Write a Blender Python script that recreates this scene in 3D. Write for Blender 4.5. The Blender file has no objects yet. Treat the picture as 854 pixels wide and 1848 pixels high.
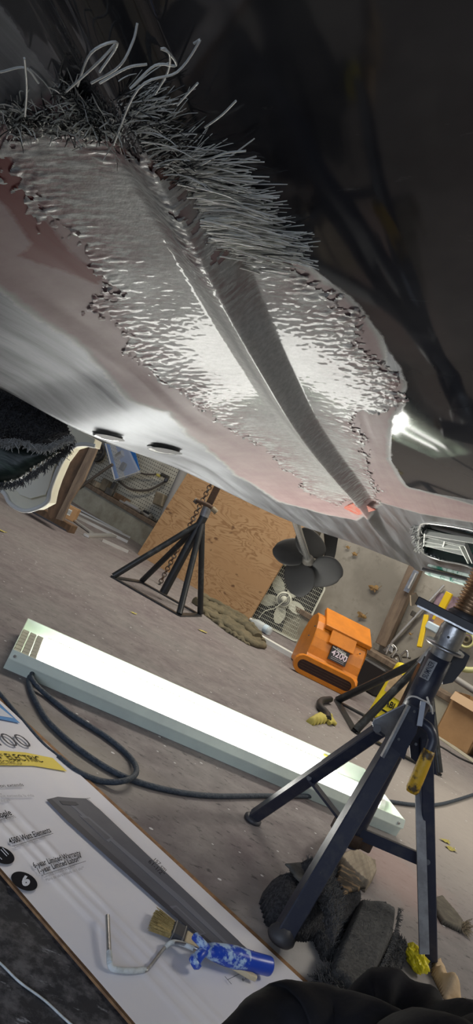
import bpy, math, random
import numpy as np
from mathutils import Vector, Matrix, noise

random.seed(7); np.random.seed(7)
SC = bpy.context.scene
COL = SC.collection
PI = math.pi

# ------------------------------------------------------------------ camera
FPX = 1277.0; CH = 0.70; ROLL = math.radians(27.0)
cd = bpy.data.cameras.new('camera'); cam = bpy.data.objects.new('camera', cd); COL.objects.link(cam)
cd.sensor_fit = 'VERTICAL'; cd.sensor_height = 24.0; cd.lens = 24.0*FPX/1848.0
cd.clip_start = 0.02; cd.clip_end = 100
cR, sR = math.cos(ROLL), math.sin(ROLL)
Xc = Vector((cR, 0, sR)); Yc = Vector((-sR, 0, cR))        # image right / image up before rolling
# world up shows as (sin, cos) to the upper right of the picture
Xc = Vector((cR, 0, sR)); Yc = Vector((-sR, 0, cR)); Zc = Vector((0, -1, 0))
cam.matrix_world = Matrix(((Xc.x, Yc.x, Zc.x, 0), (Xc.y, Yc.y, Zc.y, 0), (Xc.z, Yc.z, Zc.z, CH), (0, 0, 0, 1)))
SC.camera = cam
# ------------------------------------------------------------------ world, lights, exposure
w = bpy.data.worlds.new('world'); SC.world = w; w.use_nodes = True
bg = w.node_tree.nodes['Background']; bg.inputs[0].default_value = (0.62, 0.74, 1.0, 1); bg.inputs[1].default_value = 0.55
def area(name, loc, target, sx, sy, power, color):
    l = bpy.data.lights.new(name, 'AREA'); l.shape = 'RECTANGLE'; l.size = sx; l.size_y = sy; l.energy = power; l.color = color
    o = bpy.data.objects.new(name, l); COL.objects.link(o); o.location = loc
    o.rotation_euler = (Vector(target)-Vector(loc)).to_track_quat('-Z', 'Y').to_euler(); return o
area('door_daylight', (-1.2, -3.2, 2.0), (0.4, 2.0, 0.0), 4.5, 2.4, 130, (0.72, 0.82, 1.0))
area('ceiling_shop_light', (0.2, 4.4, 2.85), (0.2, 4.5, 0), 2.4, 0.5, 85, (1.0, 0.92, 0.80))
area('ceiling_shop_light', (3.2, 2.0, 2.85), (2.6, 2.4, 0), 2.4, 0.5, 60, (1.0, 0.94, 0.84))
SC.view_settings.view_transform = 'Standard'; SC.view_settings.look = 'None'
SC.view_settings.exposure = 0.2; SC.view_settings.gamma = 1.0; SC.view_settings.use_curve_mapping = False

# ------------------------------------------------------------------ pixel helpers (854 x 1848 frame)
def UW(px, py):
    dx, dy = px-427.0, py-924.0
    return dx*cR+dy*sR, dx*sR-dy*cR
def P(px, py, Y):
    u, v = UW(px, py); return Vector((u*Y/FPX, Y, CH+v*Y/FPX))
def F(px, py, z=0.0):
    u, v = UW(px, py); Y = FPX*(CH-z)/(-v); return Vector((u*Y/FPX, Y, z))
WA = Vector((1.91, 4.66, 0)); WD = Vector((0.769, -0.639, 0)).normalized(); WN = Vector((-0.639, -0.769, 0)).normalized()
def W(px, py, back=0.0):                                     # on the back wall, `back` behind the plinth face
    u, v = UW(px, py); d = Vector((u, FPX, v)); o = WA-WN*back-Vector((0, 0, CH))
    t = (o.dot(WN))/(d.dot(WN)); q = d*t; return Vector((q.x, q.y, q.z+CH))

# ------------------------------------------------------------------ materials
def mat(name, color=(0.5, 0.5, 0.5), rough=0.6, metal=0.0, c2=None, scale=8.0, lo=0.4, hi=0.6, bump=0.0, bscale=60.0,
        stretch=(1, 1, 1), spec=0.5, trans=0.0, alpha=1.0, emit=None, estr=0.0, coat=0.0, detail=6.0, c3=None, s3=40.0, t3=0.68, r2=None):
    m = bpy.data.materials.new(name); m.use_nodes = True; nt = m.node_tree; N = nt.nodes; L = nt.links; b = N['Principled BSDF']
    b.inputs['Roughness'].default_value = rough; b.inputs['Metallic'].default_value = metal
    b.inputs['Specular IOR Level'].default_value = spec; b.inputs['Transmission Weight'].default_value = trans
    b.inputs['Alpha'].default_value = alpha; b.inputs['Coat Weight'].default_value = coat
    b.inputs['Base Color'].default_value = (*color, 1)
    if emit: b.inputs['Emission Color'].default_value = (*emit, 1); b.inputs['Emission Strength'].default_value = estr
    tc = N.new('ShaderNodeTexCoord'); mp = N.new('ShaderNodeMapping'); mp.inputs['Scale'].default_value = stretch
    L.new(tc.outputs['Object'], mp.inputs[0])
    out = None
    if c2:
        n = N.new('ShaderNodeTexNoise'); n.inputs['Scale'].default_value = scale; n.inputs['Detail'].default_value = detail
        n.inputs['Roughness'].default_value = 0.65
        L.new(mp.outputs[0], n.inputs['Vector']); r = N.new('ShaderNodeMapRange')
        r.inputs['From Min'].default_value = lo; r.inputs['From Max'].default_value = hi
        L.new(n.outputs[0], r.inputs[0]); mx = N.new('ShaderNodeMix'); mx.data_type = 'RGBA'
        mx.inputs[6].default_value = (*color, 1); mx.inputs[7].default_value = (*c2, 1)
        L.new(r.outputs[0], mx.inputs[0]); out = mx.outputs[2]
        if r2 is not None:
            rr = N.new('ShaderNodeMapRange'); rr.inputs['To Min'].default_value = rough; rr.inputs['To Max'].default_value = r2
            L.new(r.outputs[0], rr.inputs[0]); L.new(rr.outputs[0], b.inputs['Roughness'])
    if c3:
        n = N.new('ShaderNodeTexNoise'); n.inputs['Scale'].default_value = s3; n.inputs['Detail'].default_value = 3
        L.new(mp.outputs[0], n.inputs['Vector']); r = N.new('ShaderNodeMapRange')
        r.inputs['From Min'].default_value = t3; r.inputs['From Max'].default_value = t3+0.03
        L.new(n.outputs[0], r.inputs[0]); mx = N.new('ShaderNodeMix'); mx.data_type = 'RGBA'
        if out: L.new(out, mx.inputs[6])
        else: mx.inputs[6].default_value = (*color, 1)
        mx.inputs[7].default_value = (*c3, 1); L.new(r.outputs[0], mx.inputs[0]); out = mx.outputs[2]
    if out: L.new(out, b.inputs['Base Color'])
    if bump:
        n = N.new('ShaderNodeTexNoise'); n.inputs['Scale'].default_value = bscale; n.inputs['Detail'].default_value = 5
        L.new(mp.outputs[0], n.inputs['Vector']); bp = N.new('ShaderNodeBump'); bp.inputs['Strength'].default_value = bump
        bp.inputs['Distance'].default_value = 0.01; L.new(n.outputs[0], bp.inputs['Height']); L.new(bp.outputs[0], b.inputs['Normal'])
    return m

M = {}
M['steel'] = mat('bare_steel', (0.55, 0.55, 0.54), 0.32, 0.9, (0.4, 0.4, 0.4), 20, bump=.1)
M['alu'] = mat('aluminium', (0.62, 0.62, 0.6), 0.4, 0.7)
M['navy'] = mat('navy_black_paint', (0.022, 0.026, 0.045), 0.38, 0, (0.05, 0.052, 0.06), 30, .5, .75, bump=.06, c3=(.25, .24, .22), s3=70, t3=.74)
M['blackpaint'] = mat('worn_black_paint', (0.018, 0.02, 0.022), 0.35, 0, (0.10, 0.11, 0.11), 14, .55, .8, bump=.08)
M['greypaint'] = mat('greyed_paint', (0.30, 0.31, 0.32), 0.4, 0.5, (0.2, 0.2, 0.21), 20)
M['rust'] = mat('rusty_steel', (0.085, 0.045, 0.026), 0.8, 0.2, (0.07, 0.045, 0.03), 40, bump=.4)
M['bronze'] = mat('bronze_thread', (0.42, 0.27, 0.15), 0.4, 0.8, (0.25, 0.15, 0.08), 60)
M['yellowgrip'] = mat('worn_yellow_grip', (0.62, 0.36, 0.02), 0.5, 0, (0.07, 0.045, 0.02), 36, .50, .60, bump=.2)
M['orange'] = mat('orange_plastic', (0.62, 0.20, 0.010), 0.42, 0, (0.52, 0.165, 0.008), 12, bump=.04, bscale=300)
M['blackplastic'] = mat('black_plastic', (0.015, 0.015, 0.017), 0.5)
M['darkgrey'] = mat('dark_grey', (0.05, 0.05, 0.055), 0.5)
M['prop'] = mat('matt_black_propeller_paint', (0.012, 0.0115, 0.011), 0.65, 0, (0.018, 0.017, 0.016), 8)
M['slot'] = mat('dark_maroon_void', (0.03, 0.006, 0.004), 0.6)
M['white'] = mat('white_plastic', (0.7, 0.7, 0.66), 0.45)
M['cream'] = mat('cream_plastic', (0.84, 0.80, 0.62), 0.35, 0, (0.76, 0.72, 0.56), 6, spec=.5)
M['fancream'] = mat('aged_cream_fan_plastic', (0.52, 0.53, 0.44), 0.5)
M['enamel'] = mat('white_enamel_steel', (0.68, 0.76, 0.66), 0.45, 0.0, (0.62, 0.69, 0.61), 10)
M['ply'] = None
M['kraft'] = mat('kraft_cardboard', (0.42, 0.25, 0.12), 0.8, 0, (0.36, 0.21, 0.1), 6, bump=.05)
M['kraftedge'] = mat('kraft_edge', (0.36, 0.20, 0.09), 0.85, 0, (0.22, 0.12, 0.06), 40)
M['kraftpaper'] = mat('crumpled_kraft_paper', (0.55, 0.40, 0.24), 0.75, 0, (0.42, 0.30, 0.17), 15, bump=.3)
M['print'] = mat('glossy_white_print', (0.78, 0.77, 0.80), 0.42, 0, (0.73, 0.73, 0.79), 5, stretch=(1, 1, 1), spec=.4)
M['ink'] = mat('black_ink', (0.012, 0.012, 0.016), 0.8, spec=.15)
M['greyink'] = mat('grey_ink', (0.33, 0.33, 0.37), 0.5)
M['yellowink'] = mat('yellow_ink', (0.80, 0.62, 0.03), 0.45)
M['blueink'] = mat('blue_ink', (0.03, 0.22, 0.55), 0.45)
M['heater'] = mat('printed_tank_grey', (0.105, 0.11, 0.135), 0.45, 0, (0.08, 0.085, 0.11), 6, spec=.2)
M['heaterlight'] = mat('printed_tank_light_grey', (0.15, 0.16, 0.195), 0.45, spec=.2)
M['heaterdark'] = mat('printed_tank_dark_grey', (0.04, 0.043, 0.06), 0.45, spec=.2)
M['paleprint'] = mat('pale_blue_print', (0.62, 0.66, 0.74), 0.38)
M['carpet'] = mat('charcoal_carpet', (0.022, 0.022, 0.025), 0.95, 0, (0.07, 0.07, 0.075), 160, .42, .62, bump=.8, bscale=350)
M['carpetlt'] = mat('grey_carpet_back', (0.085, 0.083, 0.082), 0.95, 0, (0.04, 0.04, 0.042), 140, .42, .6, bump=.8, bscale=300)
M['fuzz'] = mat('carpet_fuzz', (0.10, 0.10, 0.10), 0.9)
M['fuzzlt'] = mat('pale_frayed_yarn', (0.42, 0.42, 0.40), 0.8)
M['greencloth'] = mat('dark_green_vinyl', (0.012, 0.022, 0.016), 0.4, 0, (0.05, 0.075, 0.055), 12, .5, .75, stretch=(1, 1, 4), bump=.2, bscale=20)
M['red'] = mat('dark_red_paint', (0.22, 0.02, 0.02), 0.5)
M['trouser'] = mat('black_work_trousers', (0.006, 0.006, 0.007), 0.75, 0, (0.011, 0.011, 0.014), 12, bump=.25, bscale=18, spec=.2)
M['bluehandle'] = mat('blue_plastic_spattered', (0.012, 0.06, 0.45), 0.35, 0, (0.42, 0.58, 0.78), 55, .49, .58)
M['bluehandle_clean'] = mat('blue_plastic', (0.012, 0.06, 0.45), 0.3)
M['whitepaintwire'] = mat('paint_caked_wire', (0.62, 0.66, 0.66), 0.6, 0, (0.45, 0.48, 0.47), 60, bump=.5)
M['bristle'] = mat('tan_bristles', (0.50, 0.38, 0.16), 0.8, 0, (0.30, 0.22, 0.08), 200, stretch=(1, 8, 1))
M['brushwood'] = mat('pale_brush_handle', (0.62, 0.52, 0.34), 0.5)
M['cord'] = mat('blue_black_cord', (0.022, 0.035, 0.052), 0.6, 0, (0.045, 0.06, 0.08), 90, bump=.4, bscale=200)
M['blackcable'] = mat('black_cable', (0.01, 0.01, 0.01), 0.5)
M['yellow'] = mat('bright_yellow_plastic', (0.72, 0.60, 0.02), 0.45, bump=.3, bscale=30)
M['leveltool'] = mat('yellow_tool', (0.70, 0.48, 0.01), 0.4)
M['oldwood'] = mat('old_brown_timber', (0.17, 0.10, 0.055), 0.75, 0, (0.09, 0.055, 0.03), 6, stretch=(3, 3, 1), bump=.25, bscale=25)
M['stud'] = mat('weathered_stud_wood', (0.20, 0.15, 0.105), 0.8, 0, (0.13, 0.095, 0.07), 7, stretch=(4, 4, .7), bump=.25, bscale=30)
M['paleblock'] = mat('pale_wood_block', (0.32, 0.27, 0.2), 0.8, 0, (0.2, 0.165, 0.12), 5, stretch=(8, 1, 1), bump=.2)
M['canvas'] = mat('olive_tan_canvas', (0.15, 0.125, 0.075), 0.95, 0, (0.09, 0.08, 0.05), 10, bump=.4, bscale=80)
M['leaf'] = mat('dry_leaf', (0.30, 0.19, 0.07), 0.8, 0, (0.17, 0.10, 0.04), 30)
M['scrap'] = mat('yellowed_scrap', (0.42, 0.36, 0.08), 0.7)
M['pegboard'] = mat('off_white_pegboard', (0.62, 0.59, 0.48), 0.7, 0, (0.5, 0.47, 0.38), 5)
M['hole'] = mat('peg_hole_black', (0.01, 0.01, 0.01), 0.9)
M['pvc'] = mat('dusty_grey_pipe', (0.30, 0.29, 0.27), 0.6)
M['castiron'] = mat('cast_iron', (0.07, 0.067, 0.06), 0.6, 0.3, (0.12, 0.11, 0.095), 20, bump=.3)
M['tan'] = mat('dusty_tan', (0.27, 0.22, 0.15), 0.85, 0, (0.18, 0.15, 0.1), 10)
M['clear'] = mat('clear_plastic', (0.85, 0.9, 0.95), 0.12, trans=0.0, alpha=0.28)
M['bluepack'] = mat('blue_backing_card', (0.03, 0.17, 0.50), 0.5)
M['waterclear'] = mat('clear_bottle_plastic', (0.8, 0.88, 0.9), 0.08, trans=.0, alpha=.45)
M['labelblue'] = mat('blue_white_label', (0.5, 0.62, 0.7), 0.5)
M['hose'] = mat('grey_brown_hose', (0.13, 0.11, 0.09), 0.6)
M['yhose'] = mat('pale_yellow_hose', (0.55, 0.55, 0.25), 0.5)
M['purple'] = mat('faded_purple_print', (0.15, 0.10, 0.13), 0.8, 0, (0.28, 0.2, 0.24), 18)
M['tagmetal'] = mat('pale_tag', (0.42, 0.45, 0.50), 0.5, 0.3)
M['tie'] = mat('off_white_tie', (0.78, 0.75, 0.68), 0.5)
M['sticker'] = mat('brushed_label_foil', (0.45, 0.46, 0.46), 0.3, 0.6)
M['tapegreen'] = mat('white_green_masking_film', (0.55, 0.66, 0.62), 0.4, 0, (0.02, 0.20, 0.14), 22, .52, .60)
M['greenprimer'] = mat('green_black_primer', (0.02, 0.03, 0.03), 0.4, 0, (0.04, 0.16, 0.12), 30, .55, .7)
M['pagewhite'] = mat('matt_white', (0.72, 0.74, 0.70), 0.5)
M['mdf'] = mat('grey_floor_mat_scrap', (0.12, 0.105, 0.08), 0.9, 0, (0.08, 0.07, 0.055), 50, bump=.3)
M['lens'] = mat('lit_prismatic_lens', (0.9, 0.9, 0.9), 0.4, emit=(1.0, 0.985, 0.93), estr=14.0)
M['tube'] = mat('fluorescent_tube', (0.9, 0.9, 0.9), 0.4, emit=(1.0, 0.98, 0.93), estr=6.0)
M['lensdim'] = mat('unlit_lens_end', (0.42, 0.41, 0.34), 0.35)
M['camo'] = mat('brown_camouflage_lining', (0.05, 0.04, 0.03), 0.7, 0, (0.26, 0.17, 0.09), 18, .5, .54, stretch=(1, 3, 1))
M['ribknit'] = mat('ribbed_charcoal_knit', (0.06, 0.06, 0.06), 0.95, 0, (0.10, 0.10, 0.098), 90, bump=.6, bscale=250)
M['magentagrey'] = mat('pale_label', (0.7, 0.6, 0.68), 0.5)
M['fibrewhite'] = mat('glass_fibre_strand', (0.86, 0.87, 0.82), 0.3, spec=.8)
M['fibreblack'] = mat('dark_resin_soaked_strand', (0.03, 0.032, 0.032), 0.3)
M['propshaft'] = mat('polished_shaft', (0.5, 0.5, 0.48), 0.25, 0.9)
M['ceiling'] = mat('ceiling_board', (0.28, 0.27, 0.25), 0.9)

def nodes_of(m): return m.node_tree.nodes, m.node_tree.links, m.node_tree.nodes['Principled BSDF']
def mixc(N, L, fac, a, b):
    mx = N.new('ShaderNodeMix'); mx.data_type = 'RGBA'
    for i, v in ((6, a), (7, b)):
        if isinstance(v, tuple): mx.inputs[i].default_value = (*v, 1)
        else: L.new(v, mx.inputs[i])
    if isinstance(fac, float): mx.inputs[0].default_value = fac
    else: L.new(fac, mx.inputs[0])
    return mx.outputs[2]
def mathn(N, L, op, a, b=None, c=None):
    n = N.new('ShaderNodeMath'); n.operation = op
    for i, v in enumerate((a, b, c)):
        if v is None: continue
        if isinstance(v, (int, float)): n.inputs[i].default_value = v
        else: L.new(v, n.inputs[i])
    return n.outputs[0]
def mrange(N, L, v, a, b, c=0.0, d=1.0):
    r = N.new('ShaderNodeMapRange'); L.new(v, r.inputs[0])
    for i, x in enumerate((a, b, c, d)): r.inputs[1+i].default_value = x
    return r.outputs[0]
def noisen(N, L, vec, scale, detail=5, rough=.6, dist=0):
    n = N.new('ShaderNodeTexNoise'); n.inputs['Scale'].default_value = scale; n.inputs['Detail'].default_value = detail
    n.inputs['Roughness'].default_value = rough; n.inputs['Distortion'].default_value = dist
    if vec: L.new(vec, n.inputs['Vector'])
    return n.outputs[0]
def coords(N, L, scale=(1, 1, 1), rot=(0, 0, 0), loc=(0, 0, 0)):
    tc = N.new('ShaderNodeTexCoord'); mp = N.new('ShaderNodeMapping'); mp.inputs['Scale'].default_value = scale
    mp.inputs['Rotation'].default_value = rot; mp.inputs['Location'].default_value = loc
    L.new(tc.outputs['Object'], mp.inputs[0]); return mp.outputs[0]

# plywood: wavy rotary-cut figure
m = mat('rotary_cut_plywood', (0.5, 0.3, 0.14), 0.75); N, L, b = nodes_of(m)
v = coords(N, L, (1.0, 1.0, 3.6), rot=(0, .10, 0))
n1 = noisen(N, L, v, 2.6, 3, .5, .6)
rings = mathn(N, L, 'SINE', mathn(N, L, 'MULTIPLY', n1, 80.0))
f = mrange(N, L, rings, -.1, 1.0, 0, 1)
n2 = noisen(N, L, v, 1.6, 4)
c = mixc(N, L, f, (0.36, 0.225, 0.112), (0.225, 0.12, 0.05))
c = mixc(N, L, mrange(N, L, n2, .4, .65), c, (0.33, 0.195, 0.092))
kn = noisen(N, L, coords(N, L, (1, 1, 1.6)), 9, 2)
c = mixc(N, L, mrange(N, L, kn, .66, .74), c, (0.13, 0.065, 0.028))
L.new(c, b.inputs['Base Color']); M['ply'] = m

# concrete floor with purple-brown paint wear, paint flecks, stains that keep their place
m = mat('painted_concrete_floor', (0.2, 0.18, 0.18), 0.75); N, L, b = nodes_of(m)
v = coords(N, L)
big = noisen(N, L, v, 1.4, 6, .6); mid = noisen(N, L, v, 9, 8, .7); sm = noisen(N, L, coords(N, L, (1, 2.2, 1), rot=(0, 0, .5)), 26, 6, .75)
c = mixc(N, L, mrange(N, L, big, .42, .58), (0.135, 0.110, 0.116), (0.165, 0.152, 0.150))
c = mixc(N, L, mrange(N, L, mid, .35, .7), c, (0.225, 0.205, 0.20))
c = mixc(N, L, mrange(N, L, sm, .57, .64), c, (0.055, 0.050, 0.052))
sep = N.new('ShaderNodeSeparateXYZ'); L.new(v, sep.inputs[0])
def spot(cx, cy, rx, ry, ang=0.0, soft=.5, amp=.9):
    ca, sa = math.cos(ang), math.sin(ang)
    dx = mathn(N, L, 'SUBTRACT', sep.outputs[0], cx); dy = mathn(N, L, 'SUBTRACT', sep.outputs[1], cy)
    a = mathn(N, L, 'DIVIDE', mathn(N, L, 'ADD', mathn(N, L, 'MULTIPLY', dx, ca), mathn(N, L, 'MULTIPLY', dy, sa)), rx)
    bb = mathn(N, L, 'DIVIDE', mathn(N, L, 'SUBTRACT', mathn(N, L, 'MULTIPLY', dy, ca), mathn(N, L, 'MULTIPLY', dx, sa)), ry)
    r = mathn(N, L, 'SQRT', mathn(N, L, 'ADD', mathn(N, L, 'MULTIPLY', a, a), mathn(N, L, 'MULTIPLY', bb, bb)))
    r = mathn(N, L, 'ADD', r, mathn(N, L, 'MULTIPLY', mathn(N, L, 'SUBTRACT', mid, .5), amp))
    return mrange(N, L, r, 1.0+soft*.3, 1.0-soft)
q = F(560, 1740); c = mixc(N, L, mathn(N, L, 'MULTIPLY', spot(q.x+.04, q.y, .28, .19, .6, .8, 1.8), .9), c, (0.50, 0.48, 0.46))
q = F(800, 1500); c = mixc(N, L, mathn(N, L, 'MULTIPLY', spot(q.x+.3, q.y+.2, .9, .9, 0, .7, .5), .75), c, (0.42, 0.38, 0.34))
q = F(720, 1580); c = mixc(N, L, mathn(N, L, 'MULTIPLY', spot(q.x, q.y, .16, .22, 0, .6, 1.0), .6), c, (0.34, 0.23, 0.21))
q = F(120, 1350); c = mixc(N, L, mathn(N, L, 'MULTIPLY', spot(q.x, q.y, .28, .16, 0, .6, 1.0), .6), c, (0.30, 0.28, 0.24))
fl = N.new('ShaderNodeTexVoronoi'); fl.inputs['Scale'].default_value = 17; L.new(coords(N, L, (1, 1.3, 1)), fl.inputs['Vector'])
fr = mathn(N, L, 'ADD', fl.outputs['Distance'], mathn(N, L, 'MULTIPLY', mid, .25))
c = mixc(N, L, mrange(N, L, fr, .205, .185), c, (0.60, 0.60, 0.60))
# dark rubbery stained patch left of the carton
a0 = F(0, 1500); a1 = F(330, 1820); dd = (a1-a0).normalized(); nn = Vector((dd.y, -dd.x, 0))
if nn.y > 0: nn = -nn
s_ = mathn(N, L, 'ADD', mathn(N, L, 'MULTIPLY', sep.outputs[0], nn.x), mathn(N, L, 'MULTIPLY', sep.outputs[1], nn.y))
dk = mrange(N, L, s_, a0.dot(nn)-.01, a0.dot(nn)+.01)
n5 = noisen(N, L, v, 22, 9, .72); n6 = noisen(N, L, coords(N, L, (1, 3, 1), rot=(0, 0, 1.1)), 12, 6, .7)
cdk = mixc(N, L, mrange(N, L, n5, .46, .62), (0.014, 0.016, 0.022), (0.115, 0.112, 0.12))
cdk = mixc(N, L, mrange(N, L, n6, .60, .66), cdk, (0.30, 0.31, 0.33))
c = mixc(N, L, dk, c, cdk)
L.new(c, b.inputs['Base Color'])
bp = N.new('ShaderNodeBump'); bp.inputs['Strength'].default_value = .25; bp.inputs['Distance'].default_value = .004
L.new(mid, bp.inputs['Height']); L.new(bp.outputs[0], b.inputs['Normal'])
L.new(mrange(N, L, mid, .3, .7, .85, .55), b.inputs['Roughness']); M['floor'] = m

# wall: stained grey plaster
m = mat('stained_wall', (0.3, 0.3, 0.27), 0.85); N, L, b = nodes_of(m)
v = coords(N, L)
n1 = noisen(N, L, v, 1.3, 6, .65); n2 = noisen(N, L, v, 11, 7, .7)
c = mixc(N, L, mrange(N, L, n1, .38, .62), (0.34, 0.32, 0.275), (0.21, 0.195, 0.165))
c = mixc(N, L, mrange(N, L, n2, .56, .72), c, (0.15, 0.135, 0.11)); L.new(c, b.inputs['Base Color']); M['wall'] = m
m = mat('mouldy_concrete_kerb', (0.24, 0.23, 0.18), 0.85); N, L, b = nodes_of(m)
v = coords(N, L); n1 = noisen(N, L, v, 3, 7, .7)
c = mixc(N, L, mrange(N, L, n1, .35, .65), (0.24, 0.22, 0.165), (0.44, 0.43, 0.35)); L.new(c, b.inputs['Base Color']); M['kerb'] = m

# ------------------------------------------------------------------ mesh builder
class MB:
    def __init__(s): s.v = []; s.f = []; s.m = []; s.sm = []
    def add(s, vs, fs, mi=0, smooth=False):
        o = len(s.v); s.v += [tuple(x) for x in vs]
        for f in fs: s.f.append(tuple(i+o for i in f)); s.m.append(mi); s.sm.append(smooth)
        return s
    def box(s, c, size, R=None, mi=0, bev=0.0):
        c = Vector(c); hx, hy, hz = [a/2 for a in size]; R = R or Matrix.Identity(3)
        if bev <= 0:
            vs = [c+R@Vector((x*hx, y*hy, z*hz)) for x in (-1, 1) for y in (-1, 1) for z in (-1, 1)]
            return s.add(vs, [(0, 1, 3, 2), (4, 6, 7, 5), (0, 4, 5, 1), (2, 3, 7, 6), (0, 2, 6, 4), (1, 5, 7, 3)], mi)
        b = min(bev, hx*.9, hy*.9, hz*.9); vs = []; idx = {}
        for x in (-1, 1):
            for y in (-1, 1):
                for z in (-1, 1):
                    for k, q in enumerate(((x*hx, y*(hy-b), z*(hz-b)), (x*(hx-b), y*hy, z*(hz-b)), (x*(hx-b), y*(hy-b), z*hz))):
                        idx[(x, y, z, k)] = len(vs); vs.append(c+R@Vector(q))
        g = lambda *a: idx[a]; fs = []
        for x in (-1, 1): fs.append((g(x, -1, -1, 0), g(x, 1, -1, 0), g(x, 1, 1, 0), g(x, -1, 1, 0)))
        for y in (-1, 1): fs.append((g(-1, y, -1, 1), g(1, y, -1, 1), g(1, y, 1, 1), g(-1, y, 1, 1)))
        for z in (-1, 1): fs.append((g(-1, -1, z, 2), g(1, -1, z, 2), g(1, 1, z, 2), g(-1, 1, z, 2)))
        for x in (-1, 1):
            for y in (-1, 1): fs.append((g(x, y, -1, 0), g(x, y, 1, 0), g(x, y, 1, 1), g(x, y, -1, 1)))
        for x in (-1, 1):
            for z in (-1, 1): fs.append((g(x, -1, z, 0), g(x, 1, z, 0), g(x, 1, z, 2), g(x, -1, z, 2)))
        for y in (-1, 1):
            for z in (-1, 1): fs.append((g(-1, y, z, 1), g(1, y, z, 1), g(1, y, z, 2), g(-1, y, z, 2)))
        for x in (-1, 1):
            for y in (-1, 1):
                for z in (-1, 1): fs.append((g(x, y, z, 0), g(x, y, z, 1), g(x, y, z, 2)))
        return s.add(vs, fs, mi)
    def bar(s, a, b, wdt, hgt, up=(0, 0, 1), mi=0, bev=0.0):
        a, b = Vector(a), Vector(b); d = (b-a); ln = d.length; d.normalize(); x = d.cross(Vector(up))
        if x.length < 1e-4: x = d.cross(Vector((1, 0, 0)))
        x.normalize(); y = x.cross(d).normalized()
        R = Matrix((x, d, y)).transposed()
        return s.box((a+b)/2, (wdt, ln, hgt), R, mi, bev)
    def tube(s, pts, r, n=10, mi=0, caps=True, smooth=True, rs=None):
        pts = [Vector(p) for p in pts]; k = len(pts); rings = []; prev = None
        for i, p in enumerate(pts):
            t = (pts[min(i+1, k-1)]-pts[max(i-1, 0)]).normalized()
            if prev is None:
                x = t.cross(Vector((0, 0, 1)));
                if x.length < 1e-3: x = t.cross(Vector((1, 0, 0)))
            else: x = prev-t*prev.dot(t)
            x.normalize(); prev = x; y = t.cross(x); rr = rs[i] if rs else r
            rings.append([p+(x*math.cos(2*PI*j/n)+y*math.sin(2*PI*j/n))*rr for j in range(n)])
        vs = [q for rg in rings for q in rg]; fs = []
        for i in range(k-1):
            for j in range(n): fs.append((i*n+j, i*n+(j+1) % n, (i+1)*n+(j+1) % n, (i+1)*n+j))
        s.add(vs, fs, mi, smooth)
        if caps: s.add(rings[0], [tuple(range(n))[::-1]], mi); s.add(rings[-1], [tuple(range(n))], mi)
        return s
    def cyl(s, a, b, r, r2=None, n=20, mi=0, smooth=True):
        return s.tube([a, b], r, n, mi, True, smooth, rs=[r, r if r2 is None else r2])
    def lathe(s, o, ax, prof, n=28, mi=0, smooth=True):        # prof: (distance along axis, radius)
        o = Vector(o); ax = Vector(ax).normalized(); x = ax.orthogonal().normalized(); y = ax.cross(x); vs = []; fs = []
        for (h, r) in prof:
            for j in range(n): vs.append(o+ax*h+(x*math.cos(2*PI*j/n)+y*math.sin(2*PI*j/n))*max(r, 1e-5))
        for i in range(len(prof)-1):
            for j in range(n): fs.append((i*n+j, i*n+(j+1) % n, (i+1)*n+(j+1) % n, (i+1)*n+j))
        return s.add(vs, fs, mi, smooth)
    def prism(s, pts, ext, mi=0):                               # pts: 3D polygon, ext: extrusion vector
        pts = [Vector(p) for p in pts]; n = len(pts); e = Vector(ext)
        s.add(pts+[p+e for p in pts], [tuple(range(n)), tuple(range(2*n-1, n-1, -1))]+[(i, i+n, (i+1) % n+n, (i+1) % n) for i in range(n)], mi)
        return s
    def build(s, name, m, parent=None, bevel=0.0, **props):
        me = bpy.data.meshes.new(name); me.from_pydata(s.v, [], s.f)
        for mm in (m if isinstance(m, (list, tuple)) else [m]): me.materials.append(mm)
        me.polygons.foreach_set('material_index', s.m); me.polygons.foreach_set('use_smooth', s.sm); me.update()
        import bmesh
        bm = bmesh.new(); bm.from_mesh(me)
        if len(s.v) < 30000: bmesh.ops.recalc_face_normals(bm, faces=bm.faces)
        bm.to_mesh(me); bm.free()
        o = bpy.data.objects.new(name, me); COL.objects.link(o)
        if parent:
            o.parent = parent
            pw = parent
            off = Vector((0, 0, 0))
            while pw: off += pw.location; pw = pw.parent
            o.location = -off
        if bevel:
            bv = o.modifiers.new('bevel', 'BEVEL'); bv.width = bevel; bv.segments = 2; bv.limit_method = 'ANGLE'; bv.angle_limit = .6
        for k, val in props.items(): o[k] = val
        return o

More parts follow.
